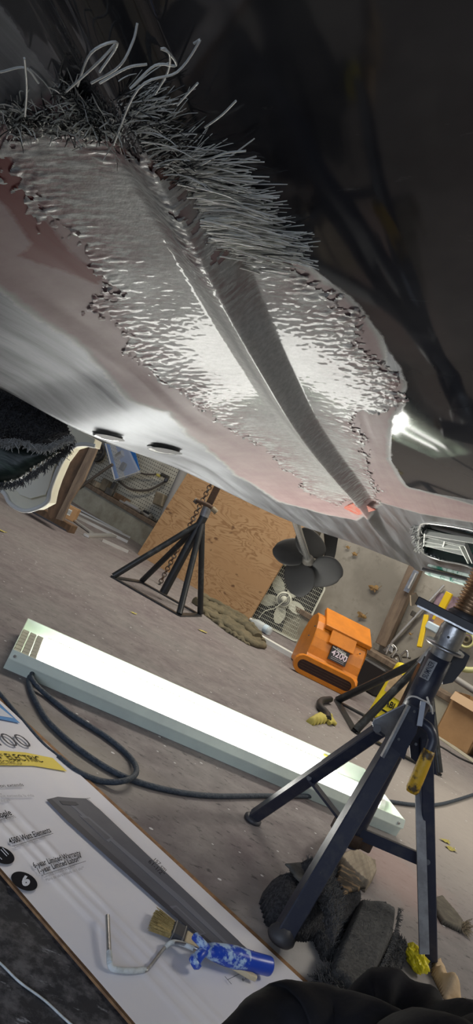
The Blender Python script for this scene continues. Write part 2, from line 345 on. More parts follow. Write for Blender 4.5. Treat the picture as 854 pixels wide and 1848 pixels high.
def thing(name, label, cat, loc, group=None):
    o = bpy.data.objects.new(name, None); COL.objects.link(o); o.location = loc; o.empty_display_size = .05
    o['label'] = label; o['category'] = cat
    if group: o['group'] = group
    return o
def tag(o, label, cat, group=None):
    o['label'] = label; o['category'] = cat
    if group: o['group'] = group
    return o
def curve_pts(pts, n=8):                                         # Catmull-Rom
    pts = [Vector(p) for p in pts]; q = [2*pts[0]-pts[1]]+pts+[2*pts[-1]-pts[-2]]; out = []
    for i in range(1, len(q)-2):
        for k in range(n):
            t = k/n; a, b, c, d = q[i-1], q[i], q[i+1], q[i+2]
            out.append(.5*((2*b)+(c-a)*t+(2*a-5*b+4*c-d)*t*t+(3*b-a-3*c+d)*t**3))
    out.append(pts[-1]); return out
_tf = {}
def text_mesh(string, bold=0.0):
    cu = bpy.data.curves.new('t', 'FONT'); cu.body = string; cu.size = 1; cu.offset = bold; cu.resolution_u = 3
    ob = bpy.data.objects.new('t', cu); COL.objects.link(ob)
    dg = bpy.context.evaluated_depsgraph_get(); dg.update(); me = ob.evaluated_get(dg).to_mesh()
    vs = [tuple(v.co) for v in me.vertices]; fs = [tuple(p.vertices) for p in me.polygons]
    ob.evaluated_get(dg).to_mesh_clear(); bpy.data.objects.remove(ob); return vs, fs
def text_on(string, bl, br, tl, m, parent, name='lettering', bold=0.0, lift=(0, 0, 0)):
    """lettering stretched over the parallelogram bl, br, tl (world points)"""
    vs, fs = text_mesh(string, bold); x0 = min(v[0] for v in vs); x1 = max(v[0] for v in vs); y1 = max(v[1] for v in vs)
    bl, br, tl = Vector(bl), Vector(br), Vector(tl); lift = Vector(lift)
    pts = [bl+(br-bl)*((v[0]-x0)/(x1-x0))+(tl-bl)*(v[1]/y1)+lift for v in vs]
    return MB().add(pts, fs).build(name, m, parent)
def in_poly(x, y, poly):
    c = np.zeros(np.shape(x), bool); n = len(poly); j = n-1
    for i in range(n):
        xi, yi = poly[i]; xj, yj = poly[j]
        if yi != yj: c ^= ((yi > y) != (yj > y)) & (x < (xj-xi)*(y-yi)/(yj-yi)+xi)
        j = i
    return c
def sdf(x, y, poly):
    d = np.full(np.shape(x), 1e9); n = len(poly)
    for i in range(n):
        ax, ay = poly[i]; bx, by = poly[(i+1) % n]; ex, ey = bx-ax, by-ay; ll = ex*ex+ey*ey+1e-12
        t = np.clip(((x-ax)*ex+(y-ay)*ey)/ll, 0, 1); d = np.minimum(d, np.hypot(x-ax-t*ex, y-ay-t*ey))
    return np.where(in_poly(x, y, poly), d, -d)
def slab(poly3, nrm, th, res, m, name, parent=None, rough=0.002, nscale=30, roll=0.02, wave=0.0, wscale=4.0, ribs=None, mi=0, **props):
    """soft slab: a 3D outline lying on a plane, thickness th along nrm, rounded rim, uneven top"""
    p = [Vector(q) for q in poly3]; nrm = Vector(nrm).normalized(); o = p[0]
    ax = (p[1]-p[0]); ax = (ax-nrm*ax.dot(nrm)).normalized(); ay = nrm.cross(ax)
    P2 = [((q-o).dot(ax), (q-o).dot(ay)) for q in p]; base = [(q-o).dot(nrm) for q in p]
    x0 = min(q[0] for q in P2); x1 = max(q[0] for q in P2); y0 = min(q[1] for q in P2); y1 = max(q[1] for q in P2)
    nx = max(3, int((x1-x0)/res)+2); ny = max(3, int((y1-y0)/res)+2)
    gx, gy = np.meshgrid(np.linspace(x0-res, x1+res, nx), np.linspace(y0-res, y1+res, ny), indexing='ij')
    d = sdf(gx, gy, P2); inside = d > -res*.3
    ids = -np.ones(gx.shape, int); vs = []; fs = []
    seed = random.uniform(0, 50)
    for i in range(nx):
        for j in range(ny):
            if inside[i, j]:
                dd = max(0.0, d[i, j]); e = 1-(1-min(1, dd/roll))**2
                q = Vector((gx[i, j]*nscale+seed, gy[i, j]*nscale, 0))
                h = th*math.sqrt(max(e, 0))+rough*noise.noise(q)*2*e
                if wave: h += wave*noise.noise(Vector((gx[i, j]*wscale+seed, gy[i, j]*wscale, 3)))*2*e
                if ribs: h += ribs[1]*math.sin(gx[i, j]*ribs[0])*e if ribs[2] == 0 else ribs[1]*math.sin(gy[i, j]*ribs[0])*e
                ids[i, j] = len(vs); vs.append(o+ax*gx[i, j]+ay*gy[i, j]+nrm*max(h, .0005))
    for i in range(nx-1):
        for j in range(ny-1):
            a, b, c, e = ids[i, j], ids[i+1, j], ids[i+1, j+1], ids[i, j+1]
            if min(a, b, c, e) >= 0: fs.append((a, b, c, e))
    nv = len(vs); edges = {}
    for f in fs:
        for k in range(4):
            e = (f[k], f[(k+1) % 4]); r = (e[1], e[0])
            if r in edges: del edges[r]
            else: edges[e] = 1
    vs += [v-nrm*((v-o).dot(nrm)) for v in vs]; top = list(fs)
    for (a, b) in edges: fs.append((b, a, a+nv, b+nv))
    fs += [tuple(i+nv for i in f[::-1]) for f in top]
    mb = MB(); mb.add(vs, fs, 0, True); ob = mb.build(name, m, parent, **props)
    return ob, edges, vs, nrm
def fuzz_mb(points, dirs, r=0.0006, ln=0.012, seg=3, spread=.6, mb=None, mi=0):
    mb = mb or MB()
    for p, d in zip(points, dirs):
        p = Vector(p); d = Vector(d).normalized(); pts = [p]
        cur = (d+Vector([random.uniform(-1, 1)*spread for _ in range(3)])).normalized(); L_ = ln*random.uniform(.4, 1.5)
        for k in range(seg):
            cur = (cur+Vector([random.uniform(-1, 1)*.35 for _ in range(3)])).normalized(); pts.append(pts[-1]+cur*L_/seg)
        mb.tube(pts, r, 3, mi, False, True)
    return mb

# ------------------------------------------------------------------ room
UPZ = Vector((0, 0, 1))
def struct(o): o['kind'] = 'structure'; return o
wl = WA-WD*7.0; wr = WA+WD*4.5; fl_ = wl+WN*10.5; fr_ = wr+WN*10.5
struct(MB().add([wl-WN*.3+Vector((0, 0, 0)), wr-WN*.3, fr_, fl_]+[q-Vector((0, 0, .1)) for q in (wl-WN*.3, wr-WN*.3, fr_, fl_)],
    [(0, 1, 2, 3), (7, 6, 5, 4), (0, 4, 5, 1), (1, 5, 6, 2), (2, 6, 7, 3), (3, 7, 4, 0)]).build('floor', M['floor']))
LEDGE = 0.24; PH = 0.25
def wallbox(name, a, b, back, th, z0, z1, m):
    n = WN if name == 'wall_back' else None
    return a
struct(MB().prism([wl-WN*LEDGE, wr-WN*LEDGE, wr-WN*(LEDGE+.12), wl-WN*(LEDGE+.12)], (0, 0, 3.0)).build('wall_back', M['wall']))
struct(MB().prism([wl+WN*.0, wl+WN*10.5, wl+WN*10.5-WD*.12, wl-WN*LEDGE-WD*.12, wl-WN*LEDGE], (0, 0, 3.0)).build('wall_left', M['wall']))
struct(MB().prism([wr+WN*.0, wr+WN*10.5, wr+WN*10.5+WD*.12, wr-WN*LEDGE+WD*.12, wr-WN*LEDGE], (0, 0, 3.0)).build('wall_right', M['wall']))
struct(MB().prism([q+Vector((0, 0, 3.0)) for q in (wl-WN*(LEDGE+.12)-WD*.12, wr-WN*(LEDGE+.12)+WD*.12, fr_+WD*.12, fl_-WD*.12)], (0, 0, .1)).build('ceiling', M['ceiling']))
kb = MB(); kb.prism([wl, wr, wr-WN*(LEDGE-.001), wl-WN*(LEDGE-.001)], (0, 0, PH-.04)); 
struct(kb.build('trim_1', M['kerb']))
struct(MB().prism([q+Vector((0, 0, PH-.04)) for q in (wl+WN*.015, wr+WN*.015, wr-WN*(LEDGE-.001), wl-WN*(LEDGE-.001))], (0, 0, .04)).build('trim_2', M['stud'], bevel=.004))

# ------------------------------------------------------------------ boat hull
Yr = [-.6, 0.0, .35, .65, .75, .917, 1.12, 1.36, 1.81, 2.275, 2.69]
Xr = [-.56, -.42, -.325, -.240, -.208, -.155, -.084, .015, .245, .445, .704]
Hr = [.34, .31, .288, .270, .263, .250, .235, .215, .182, .150, .12]
Yk = [-.6, 0.0, .6, 1.15, 1.30, 1.75, 2.25, 2.50, 2.69]
Xk = [-1.15, -.90, -.66, -.434, -.341, -.164, .187, .442, .727-.03]
Hk = [-.03, -.02, -.005, .005, .002, .030, .053, .092, .119]
Ye = [-.6, 0.0, 1.0, 2.0, 2.3, 2.55, 2.69]
Xe = [1.3, 1.2, 1.02, .87, .80, .765, .725]
He = [.27, .25, .20, .145, .131, .125, .12]
YB = [-.6, 0.0, .5, .8, 1.1, 1.4, 1.8, 2.69]; HB = [.46, .44, .38, .31, .20, .10, .06, .055]
def sm_interp(y, ya, xa):
    """smooth interpolation (cubic, finite-difference tangents)"""
    y = np.asarray(y, float); ya = np.array(ya); xa = np.array(xa); k = np.clip(np.searchsorted(ya, y)-1, 0, len(ya)-2)
    s = np.diff(xa)/np.diff(ya); tg = np.concatenate([[s[0]], (s[1:]+s[:-1])/2, [s[-1]]])
    h = ya[k+1]-ya[k]; t = np.clip((y-ya[k])/h, 0, 1)
    return (2*t**3-3*t**2+1)*xa[k]+(t**3-2*t**2+t)*h*tg[k]+(-2*t**3+3*t**2)*xa[k+1]+(t**3-t**2)*h*tg[k+1]
def hull_h(X, Y):
    X = np.asarray(X, float); Y = np.asarray(Y, float)
    xr = sm_interp(Y, Yr, Xr); hr = sm_interp(Y, Yr, Hr); xk = sm_interp(Y, Yk, Xk); hk = sm_interp(Y, Yk, Hk)
    xe = sm_interp(Y, Ye, Xe); he = sm_interp(Y, Ye, He)
    tl_ = np.clip((X-xk)/np.maximum(xr-xk, 1e-3), 0, 1); tr_ = np.clip((X-xr)/np.maximum(xe-xr, 1e-3), 0, 1)
    wid = np.clip((xe-xr)/.5, 0, 1)
    left = hk+(hr-hk)*(tl_+.10*np.sin(tl_*PI)*np.clip((xr-xk)/.3, 0, 1)); right = hr+(he-hr)*tr_**2+sm_interp(Y, YB, HB)*wid*2.1*tr_*(1-tr_**3)
    h = np.where(X < xr, left, right)
    # lifting strake: slopes down from its left edge to a sharp right edge
    sw = .066*np.clip((2.75-Y)/1.1, .25, 1)
    e = X-xr
    ramp = np.clip((e+sw*.55)/sw, 0, 1)
    ramp = ramp*ramp*(3-2*ramp)
    stepb = np.clip(1-(e-sw*.45+.006)/.026, 0, 1); stepb = stepb*stepb*(3-2*stepb)
    return h-.036*sw/.066*np.minimum(ramp, stepb)
def H(px, py, lift=0.0):
    """where the pixel's sight line meets the hull underside"""
    u, v = UW(px, py); ys = np.linspace(.15, 2.7, 1600); x = u*ys/FPX; z = v*ys/FPX
    d = z-hull_h(x, ys)+lift; k = np.argmax(d > 0)
    if d[k] <= 0: k = len(ys)-1
    if k > 0:
        t = -d[k-1]/(d[k]-d[k-1]+1e-9); y = ys[k-1]+(ys[k]-ys[k-1])*min(max(t, 0), 1)
    else: y = ys[k]
    return Vector((u*y/FPX, y, CH+v*y/FPX))
def hxy(pts): return [(H(*p).x, H(*p).y) for p in pts]

patch_px = [(-60, 230), (0, 250), (60, 235), (120, 160), (190, 245), (295, 262), (335, 330), (388, 402), (402, 435), (470, 455), (530, 470), (575, 508), (612, 540),
            (650, 578), (666, 620), (690, 660), (728, 690), (728, 715), (700, 742), (660, 752), (640, 765), (662, 800), (672, 850), (690, 908), (650, 914), (610, 912),
            (560, 895), (520, 850), (470, 808), (415, 780), (345, 725), (285, 685), (235, 640), (205, 590), (165, 555), (200, 520), (130, 440), (75, 395), (0, 290), (-60, 262)]
pink_px = [(-60, 235), (100, 150), (190, 240), (300, 262), (340, 330), (395, 410), (405, 430), (480, 448), (545, 470), (620, 530), (665, 570), (690, 610), (700, 660), (735, 690),
           (722, 740), (708, 760), (705, 830), (735, 880), (800, 896), (900, 925), (900, 960), (854, 944), (760, 928), (690, 908), (665, 938), (645, 940), (590, 930), (500, 905), (420, 855),
           (345, 790), (300, 745), (240, 728), (200, 690), (165, 650), (130, 615), (80, 585), (0, 520), (-60, 480)]
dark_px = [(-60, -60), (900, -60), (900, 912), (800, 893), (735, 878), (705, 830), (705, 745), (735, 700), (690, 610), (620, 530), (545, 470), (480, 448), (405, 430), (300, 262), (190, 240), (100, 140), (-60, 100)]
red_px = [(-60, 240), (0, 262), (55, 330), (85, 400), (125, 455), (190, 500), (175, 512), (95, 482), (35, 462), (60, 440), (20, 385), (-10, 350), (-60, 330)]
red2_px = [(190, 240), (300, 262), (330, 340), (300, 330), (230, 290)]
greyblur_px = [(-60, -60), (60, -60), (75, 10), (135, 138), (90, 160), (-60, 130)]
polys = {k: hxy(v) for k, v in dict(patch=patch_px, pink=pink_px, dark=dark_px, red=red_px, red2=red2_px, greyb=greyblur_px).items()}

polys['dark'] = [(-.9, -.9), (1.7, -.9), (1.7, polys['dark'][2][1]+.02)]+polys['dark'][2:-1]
hullT = thing('boat_hull', 'upturned-vee boat hull on stands with fibreglass repair along its strake, seen from below', 'boat', (0.2, 1.2, CH+.2))
def colpos(Y, n1=70, n2=26, n3=80):
    xr = float(sm_interp(Y, Yr, Xr)); xk = float(sm_interp(Y, Yk, Xk)); xe = float(sm_interp(Y, Ye, Xe))
    sw = .066*min(max((2.75-Y)/1.1, .25), 1)
    a = xr-sw*.55; b = xr+sw*.45; c = b+.026
    a = max(a, xk+.001); c = min(c, xe-.001); b = min(b, c-.0005)
    return np.concatenate([np.linspace(xk, a, n1, endpoint=False), np.linspace(a, b, n2, endpoint=False), np.linspace(b, c, 13, endpoint=False), np.linspace(c, xe, n3)])
rows = np.concatenate([np.linspace(-.6, .3, 24, endpoint=False), np.linspace(.3, 2.69, 330)])
GX = np.array([colpos(y) for y in rows]); GY = np.repeat(rows[:, None], GX.shape[1], 1); GZ = hull_h(GX, GY)
vents_px = [((196, 787), 27), ((297, 811), 28)]
nr, nc = GX.shape
vs = np.stack([GX, GY, GZ+CH], -1).reshape(-1, 3)
slot_px = [(756, 955), (775, 944), (900, 975), (930, 1060), (845, 1022), (800, 1012), (768, 1000), (757, 985)]
slot_xy = hxy(slot_px); cen = np.array(slot_xy).mean(0)
cx_ = (GX[:-1, :-1]+GX[1:, 1:])/2; cy_ = (GY[:-1, :-1]+GY[1:, 1:])/2
hole = in_poly(cx_, cy_, slot_xy)
fs = []
for i in range(nr-1):
    for j in range(nc-1):
        if not hole[i, j]: a = i*nc+j; fs.append((a, a+1, a+nc+1, a+nc))
me = bpy.data.meshes.new('hull_shell'); me.from_pydata(vs.tolist(), [], fs)
me.polygons.foreach_set('use_smooth', [True]*len(fs))
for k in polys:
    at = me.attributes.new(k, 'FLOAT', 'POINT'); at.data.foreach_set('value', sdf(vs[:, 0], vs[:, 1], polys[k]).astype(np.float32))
shell = bpy.data.objects.new('hull_shell', me); COL.objects.link(shell); shell.parent = hullT; shell.location = -hullT.location
sl = shell.modifiers.new('solid', 'SOLIDIFY'); sl.thickness = .006; sl.offset = 1

m = mat('hull_metal_primer_black', (0.5, 0.5, 0.5), 0.35); N, L, b = nodes_of(m)
def attr(nm):
    a = N.new('ShaderNodeAttribute'); a.attribute_name = nm; return a.outputs['Fac']
v = coords(N, L); vst = coords(N, L, (5.5, .6, 1), rot=(0, 0, .33))
nj = noisen(N, L, v, 16, 6, .65); nf = noisen(N, L, v, 70, 4, .6); ns = noisen(N, L, vst, 9, 8, .7); nb = noisen(N, L, v, 3.2, 4, .55)
def zone(nm, amp, soft=.002, nn=nj): return mrange(N, L, mathn(N, L, 'ADD', attr(nm), mathn(N, L, 'MULTIPLY', mathn(N, L, 'SUBTRACT', nn, .5), amp)), -soft, soft)
mpr = N.new('ShaderNodeMapping'); mpr.inputs['Scale'].default_value = (14, .7, 1); L.new(coords(N, L, rot=(0, 0, .46)), mpr.inputs[0])
ns2 = noisen(N, L, mpr.outputs[0], 3.2, 8, .7)
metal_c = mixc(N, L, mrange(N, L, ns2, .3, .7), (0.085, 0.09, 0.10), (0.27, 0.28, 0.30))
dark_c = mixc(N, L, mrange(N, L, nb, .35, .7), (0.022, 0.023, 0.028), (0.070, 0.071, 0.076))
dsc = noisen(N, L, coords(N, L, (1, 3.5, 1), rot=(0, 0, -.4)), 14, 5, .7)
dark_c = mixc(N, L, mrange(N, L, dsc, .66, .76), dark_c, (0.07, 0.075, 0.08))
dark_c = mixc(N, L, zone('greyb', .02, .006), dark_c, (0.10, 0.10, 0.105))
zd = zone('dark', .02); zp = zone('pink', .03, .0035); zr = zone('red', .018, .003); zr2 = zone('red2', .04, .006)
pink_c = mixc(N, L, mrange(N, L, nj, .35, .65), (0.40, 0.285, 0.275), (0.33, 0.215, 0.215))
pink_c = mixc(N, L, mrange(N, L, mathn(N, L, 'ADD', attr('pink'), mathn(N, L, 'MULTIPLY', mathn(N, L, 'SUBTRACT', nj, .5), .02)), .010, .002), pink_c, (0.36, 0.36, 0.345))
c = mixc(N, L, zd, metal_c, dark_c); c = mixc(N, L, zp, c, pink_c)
c = mixc(N, L, zr, c, (0.17, 0.006, 0.006)); c = mixc(N, L, zr2, c, (0.14, 0.05, 0.04))
L.new(c, b.inputs['Base Color'])
notpaint = mathn(N, L, 'MULTIPLY', mathn(N, L, 'SUBTRACT', 1.0, zd), mathn(N, L, 'SUBTRACT', 1.0, zp))
L.new(mathn(N, L, 'MULTIPLY', notpaint, .75), b.inputs['Metallic'])
rg = mixc(N, L, zd, (.40, .40, .40), (.055, .055, .055)); rg = mixc(N, L, zp, rg, (.5, .5, .5))
rgf = N.new('ShaderNodeRGBToBW'); L.new(rg, rgf.inputs[0])
L.new(mathn(N, L, 'MULTIPLY', rgf.outputs[0], mrange(N, L, ns2, .3, .7, .75, 1.25)), b.inputs['Roughness'])
bp = N.new('ShaderNodeBump'); bp.inputs['Strength'].default_value = .12; bp.inputs['Distance'].default_value = .003
L.new(mathn(N, L, 'MULTIPLY', mathn(N, L, 'SUBTRACT', 1.0, mathn(N, L, 'MULTIPLY', zd, .93)), mathn(N, L, 'ADD', mathn(N, L, 'MULTIPLY', ns2, .5), mathn(N, L, 'MULTIPLY', nf, .10))), bp.inputs['Height']); L.new(bp.outputs[0], b.inputs['Normal'])
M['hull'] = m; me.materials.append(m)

# fibreglass repair: a resin-soaked mat laid over the strake, clumpy and ragged at its rim
prow = .36*(2.45/.36)**np.linspace(0, 1, 620)
def patch_cols(Y):
    xr = float(sm_interp(Y, Yr, Xr)); xk = float(sm_interp(Y, Yk, Xk)); xe = float(sm_interp(Y, Ye, Xe)); q = colpos(Y, 10, 44, 10)[10:67]
    lo_, hi_ = max(xk+.001, xr-.36), min(xe-.001, xr+.45)
    if hi_ <= q[-1]+.002: hi_ = q[-1]+.002
    return np.concatenate([np.linspace(min(lo_, q[0]-.001), q[0], 190, endpoint=False), q, np.linspace(q[-1]+.0005, hi_, 220)])
PX = np.array([patch_cols(y) for y in prow]); PY = np.repeat(prow[:, None], PX.shape[1], 1); PZ = hull_h(PX, PY)
sd = sdf(PX, PY, polys['patch'])
pnr, pnc = PX.shape; keep = np.zeros(PX.shape, bool); ZZ = np.zeros(PX.shape)
for i in range(pnr):
    for j in range(pnc):
        if sd[i, j] > -.04:
            x, y = PX[i, j], PY[i, j]
            a = noise.noise(Vector((x*30, y*12, 0))); b2 = noise.noise(Vector((x*85+y*30, y*60, 4)))
            hf = noise.noise(Vector((x*170+y*60, y*95-x*50, 7)))
            s_ = sd[i, j]+.020*a+.014*b2+.022*hf
            if s_ > 0:
                keep[i, j] = True
                rim = math.exp(-max(sd[i, j], 0)/.055)
                cl = noise.noise(Vector((x*60+y*20, y*150, 9))); cl2 = abs(noise.noise(Vector((x*120+y*30, y*95, 2))))
                ZZ[i, j] = .0008+min(1.0, s_/.008)*(.0034*max(0, cl)*(.04+1.5*rim*rim)+.0022*cl2*(.10+1.3*rim*rim))
ids = -np.ones(PX.shape, int); pv = []; sdv = []
for i in range(pnr):
    for j in range(pnc):
        if keep[i, j]: ids[i, j] = len(pv); pv.append((PX[i, j], PY[i, j], PZ[i, j]+CH-ZZ[i, j])); sdv.append(sd[i, j])
pf = []
for i in range(pnr-1):
    for j in range(pnc-1):
        q = (ids[i, j], ids[i, j+1], ids[i+1, j+1], ids[i+1, j])
        if min(q) >= 0: pf.append(q)
me = bpy.data.meshes.new('fibreglass_patch'); me.from_pydata(pv, [], pf); me.polygons.foreach_set('use_smooth', [True]*len(pf))
at = me.attributes.new('sd', 'FLOAT', 'POINT'); at.data.foreach_set('value', np.array(sdv, np.float32))
po = bpy.data.objects.new('fibreglass_patch', me); COL.objects.link(po); po.parent = hullT; po.location = -hullT.location
po['label'] = 'rough grey-white fibreglass mat with frayed glossy edges'
m = mat('fibreglass_mat', (0.42, 0.43, 0.41), 0.42, coat=.25); N, L, b = nodes_of(m)
v = coords(N, L); n1 = noisen(N, L, v, 110, 5, .7); n2 = noisen(N, L, v, 9, 5, .6); n3 = noisen(N, L, coords(N, L, (1.2, 4, 1)), 34, 5, .65)
c = mixc(N, L, mrange(N, L, n1, .35, .65), (0.36, 0.365, 0.35), (0.52, 0.53, 0.51))
rimf = mrange(N, L, attr('sd'), .10, .012)
rd = mathn(N, L, 'MULTIPLY', mrange(N, L, n3, .56, .47), mathn(N, L, 'MULTIPLY', rimf, mrange(N, L, n2, .38, .52)))
c = mixc(N, L, rd, c, (0.27, 0.15, 0.15))
c = mixc(N, L, mathn(N, L, 'MULTIPLY', mrange(N, L, n3, .56, .66), rimf), c, (0.80, 0.80, 0.77))
L.new(c, b.inputs['Base Color']); L.new(mrange(N, L, n2, .3, .7, .40, .58), b.inputs['Roughness'])
bp = N.new('ShaderNodeBump'); bp.inputs['Strength'].default_value = .5; bp.inputs['Distance'].default_value = .0015
L.new(mathn(N, L, 'ADD', n1, mathn(N, L, 'MULTIPLY', n3, .8)), bp.inputs['Height']); L.new(bp.outputs[0], b.inputs['Normal'])
me.materials.append(m)

# loose strands hanging from the rim of the mat
def strand(mb, p, d, ln, r, seg=6, curl=.2, sag=.12, mi=0):
    pts = [Vector(p)]; cur = Vector(d).normalized(); ax = Vector([random.gauss(0, 1) for _ in range(3)]).normalized()
    for k in range(seg):
        cur = (cur+ax*curl*.35+Vector([random.gauss(0, .1) for _ in range(3)])*curl+Vector((0, 0, -sag/seg))).normalized(); pts.append(pts[-1]+cur*ln/seg)
    rs = [r*(1-.5*k/seg) for k in range(seg+1)]
    mb.tube(pts, r, 4, mi, False, True, rs=rs)
mb = MB()
segs = [((395, 430), (385, 385), (330, 300), (1.0, -.25), 620, .060, .80, .15), ((470, 455), (395, 435), (370, 350), (1.0, -.1), 700, .062, .85, .10),
        ((330, 330), (250, 250), (210, 190), (.7, -.5), 380, .045, .5, .8), ((240, 250), (170, 230), (110, 170), (.3, -.7), 330, .038, .45, .9),
        ((180, 240), (90, 235), (0, 225), (.1, -.6), 520, .035, .4, 1.0)]
for (a, bb, c_, dr, n, ln, pw, cu) in segs:
    for k in range(n):
        t = random.random(); px = (1-t)**2*a[0]+2*t*(1-t)*bb[0]+t*t*c_[0]+random.gauss(0, 10); py = (1-t)**2*a[1]+2*t*(1-t)*bb[1]+t*t*c_[1]+random.gauss(0, 14)
        p = H(px, py); q = H(px+dr[0]*60, py+dr[1]*60); d = (q-p).normalized()+Vector((random.gauss(0, .2), random.gauss(0, .2), -random.uniform(-.05, .25)))
        strand(mb, p, d, ln*random.uniform(.35, 1.25), random.choice((.0006, .0009, .0012))*(1.1 if dr[0] > .9 else .8), curl=cu*.5, mi=0 if random.random() < pw+.12 else 1)
# the few long curling strands
for pts in ([(205, 262, .03), (250, 160, .07), (320, 130, .09), (360, 75, .09), (350, 78, .085)], [(165, 150, .05), (215, 120, .08), (240, 75, .09), (248, 42, .09)],
            [(235, 160, .04), (280, 118, .06), (318, 118, .07), (300, 90, .08), (290, 88, .08)], [(140, 155, .05), (165, 95, .08), (212, 78, .09), (180, 130, .05)],
            [(180, 150, .04), (230, 122, .07), (265, 116, .08)], [(370, 230, .03), (400, 208, .05), (426, 182, .06)], [(320, 190, .03), (340, 168, .05), (357, 150, .06)],
            [(120, 165, .05), (175, 115, .08), (212, 76, .09)], [(280, 170, .03), (303, 130, .06), (306, 98, .08), (292, 88, .08)], [(360, 300, .02), (400, 278, .04), (444, 272, .05)],
            [(45, 210, .03), (48, 160, .05), (44, 105, .06)], [(0, 130, .04), (45, 122, .05), (70, 150, .05)]):
    q = [H(a, b_, lift=-0.0)*1 for a, b_, l in pts]; q = [Vector((w_.x*(1-l), w_.y*(1-l), CH+(w_.z-CH)*(1-l))) for w_, (a, b_, l) in zip(q, pts)]
    mb.tube(curve_pts(q, 6), .0010, 5, 0, True, True)
so = mb.build('frayed_strands', [M['fibrewhite'], M['fibreblack']], hullT, kind='stuff'); so['label'] = 'loose white and dark glass strands sticking out from the patch rim'

# outer sides of the hull rising out of sight, keel line to far side and gunwale side
def side(xa, ya, ha, dx, dz, name):
    mb = MB(); ys = np.linspace(-.6, 2.69, 60); X = sm_interp(ys, ya, xa); Hh = sm_interp(ys, ya, ha); vs = []; k = 8
    for i, y in enumerate(ys):
        for j in range(k+1):
            t = j/k; sh = min(1.0, (2.72-y)/.9)
            vs.append((X[i]+dx*t*(1.5-.5*t)*sh, y, CH+Hh[i]+dz*t*t*.6+dz*t*.4+(.004 if j == 0 else .004)))
    fs = [(i*(k+1)+j, i*(k+1)+j+1, (i+1)*(k+1)+j+1, (i+1)*(k+1)+j) for i in range(len(ys)-1) for j in range(k)]
    mb.add(vs, fs, 0, True); return mb.build(name, M['hullside'], hullT)
M['hullside'] = mat('grey_hull_side', (0.30, 0.31, 0.33), 0.35, 0.4, (0.2, 0.21, 0.22), 5)
side(Xk, Yk, Hk, -.45, .55, 'far_side'); side(Xe, Ye, He, .25, .55, 'near_side')

# slit vents in the lower panel
for (c_, hw) in vents_px:
    a = H(c_[0]-hw, c_[1]-7, .002); b_ = H(c_[0]+hw, c_[1]+6, .002); mid = (a+b_)/2; n0 = Vector((.5, -.3, -.8)).normalized()
    q = H(c_[0], c_[1]+8, .002); ax = (b_-a).normalized(); up = (q-mid); up = (up-ax*up.dot(ax)); sc = 1
    hl = (b_-a).length/2
    ring = []; n = 28
    def ell(rx, ry, off, lift):
        return [mid+ax*rx*math.cos(2*PI*k/n)+up*(ry*math.sin(2*PI*k/n)+off)+n0*lift for k in range(n)]
    e0 = ell(hl, .60, .1, .001); e1 = ell(hl*.86, .45, .25, .004)
    vt = MB().add(e0+e1, [(k, (k+1) % n, (k+1) % n+n, k+n) for k in range(n)], 0, True).build('vent_rim', M['greypaint'], hullT)
    MB().add(ell(hl*.98, .42, -.22, .0055), [tuple(range(n))]).build('vent_mouth', M['blackplastic'], vt)
    MB().add(ell(hl*.86, .45, .25, .0035), [tuple(range(n))]).build('vent_floor', M['steel'], vt)
    MB().add(ell(hl*.45, .14, .3, .0045), [tuple(range(n))]).build('vent_hole', M['darkgrey'], vt)

# intake opening with recessed walls and grille
sc3 = [H(*p) for p in slot_px]; up = Vector((0.0, 0.05, 1.0))
mb = MB(); n = len(sc3); dep = .075
o3 = [q+Vector((0, 0, -.001)) for q in sc3]; i3 = [q+Vector((0, 0, dep)) for q in sc3]
mb.add(o3+i3, [(k, (k+1) % n, (k+1) % n+n, k+n) for k in range(n)], 0, True).build('intake_wall', M['greenprimer'], hullT)
MB().add(i3, [tuple(range(n))]).build('intake_roof', M['darkgrey'], hullT)
rim = MB(); rim.tube(curve_pts(sc3+[sc3[0]], 5), .0035, 8); rim.build('intake_rim', M['alu'], hullT)
gr = [((764, 966), (860, 982)), ((766, 969), (838, 986)), ((766, 978), (800, 984)), ((766, 985), (830, 993)), ((767, 986), (836, 1003)), ((838, 986), (852, 1018)), ((829, 987), (845, 1018)), ((766, 964), (764, 987)), ((802, 978), (799, 988)), ((802, 981), (832, 987))]
for (a, b_) in gr:
    a, b_ = H(*a), H(*b_); MB().bar(a+Vector((0, 0, .008)), b_+Vector((0, 0, .008)), .004, .014, mi=0).build('grille_bar', M['pagewhite'], hullT)
a = [H(*p)+Vector((0, 0, .022)) for p in ((764, 966), (838, 986), (838, 1003), (764, 988))]
MB().prism(a, (0, 0, .004)).build('grille_plate', M['greenprimer'], hullT)

# taped double lip along the hull's right edge
for (a, b_, t_, nm, mm) in (((772, 1033), (900, 1068), .011, 'masked_lip', 'tapegreen'), ((776, 1022), (900, 1053), .007, 'masked_lip', 'tapegreen'), ((766, 1028), (900, 1060), .006, 'rubber_seal', 'blackplastic')):
    a = P(*a, 2.45); b_ = P(*b_, 2.0); MB().bar(a, b_, .02, t_*1.6, bev=.002).build(nm, M[mm], hullT)
# torn fibre around the intake and the red-tipped end of the repair
mb = MB()
for k in range(260):
    t = random.random(); px = 752+random.gauss(0, 4)+t*8; py = 948+t*45
    p = H(px, py); strand(mb, p, Vector((random.gauss(-.3, .5), random.gauss(0, .4), -random.uniform(.2, 1))), random.uniform(.008, .02), .0007, seg=3, mi=0 if random.random() < .55 else 1)
mb.build('torn_fibres', [M['fibrewhite'], M['fibreblack']], hullT, kind='stuff')
a = H(640, 918, .004); b_ = H(662, 925, .004); 
MB().bar(H(632, 922, .003), H(664, 912, .003), .05, .004, bev=.001).build('red_seam_end', mat('red_filler', (0.62, 0.10, 0.05), .4, 0, (.55, .3, .25), 60), hullT)

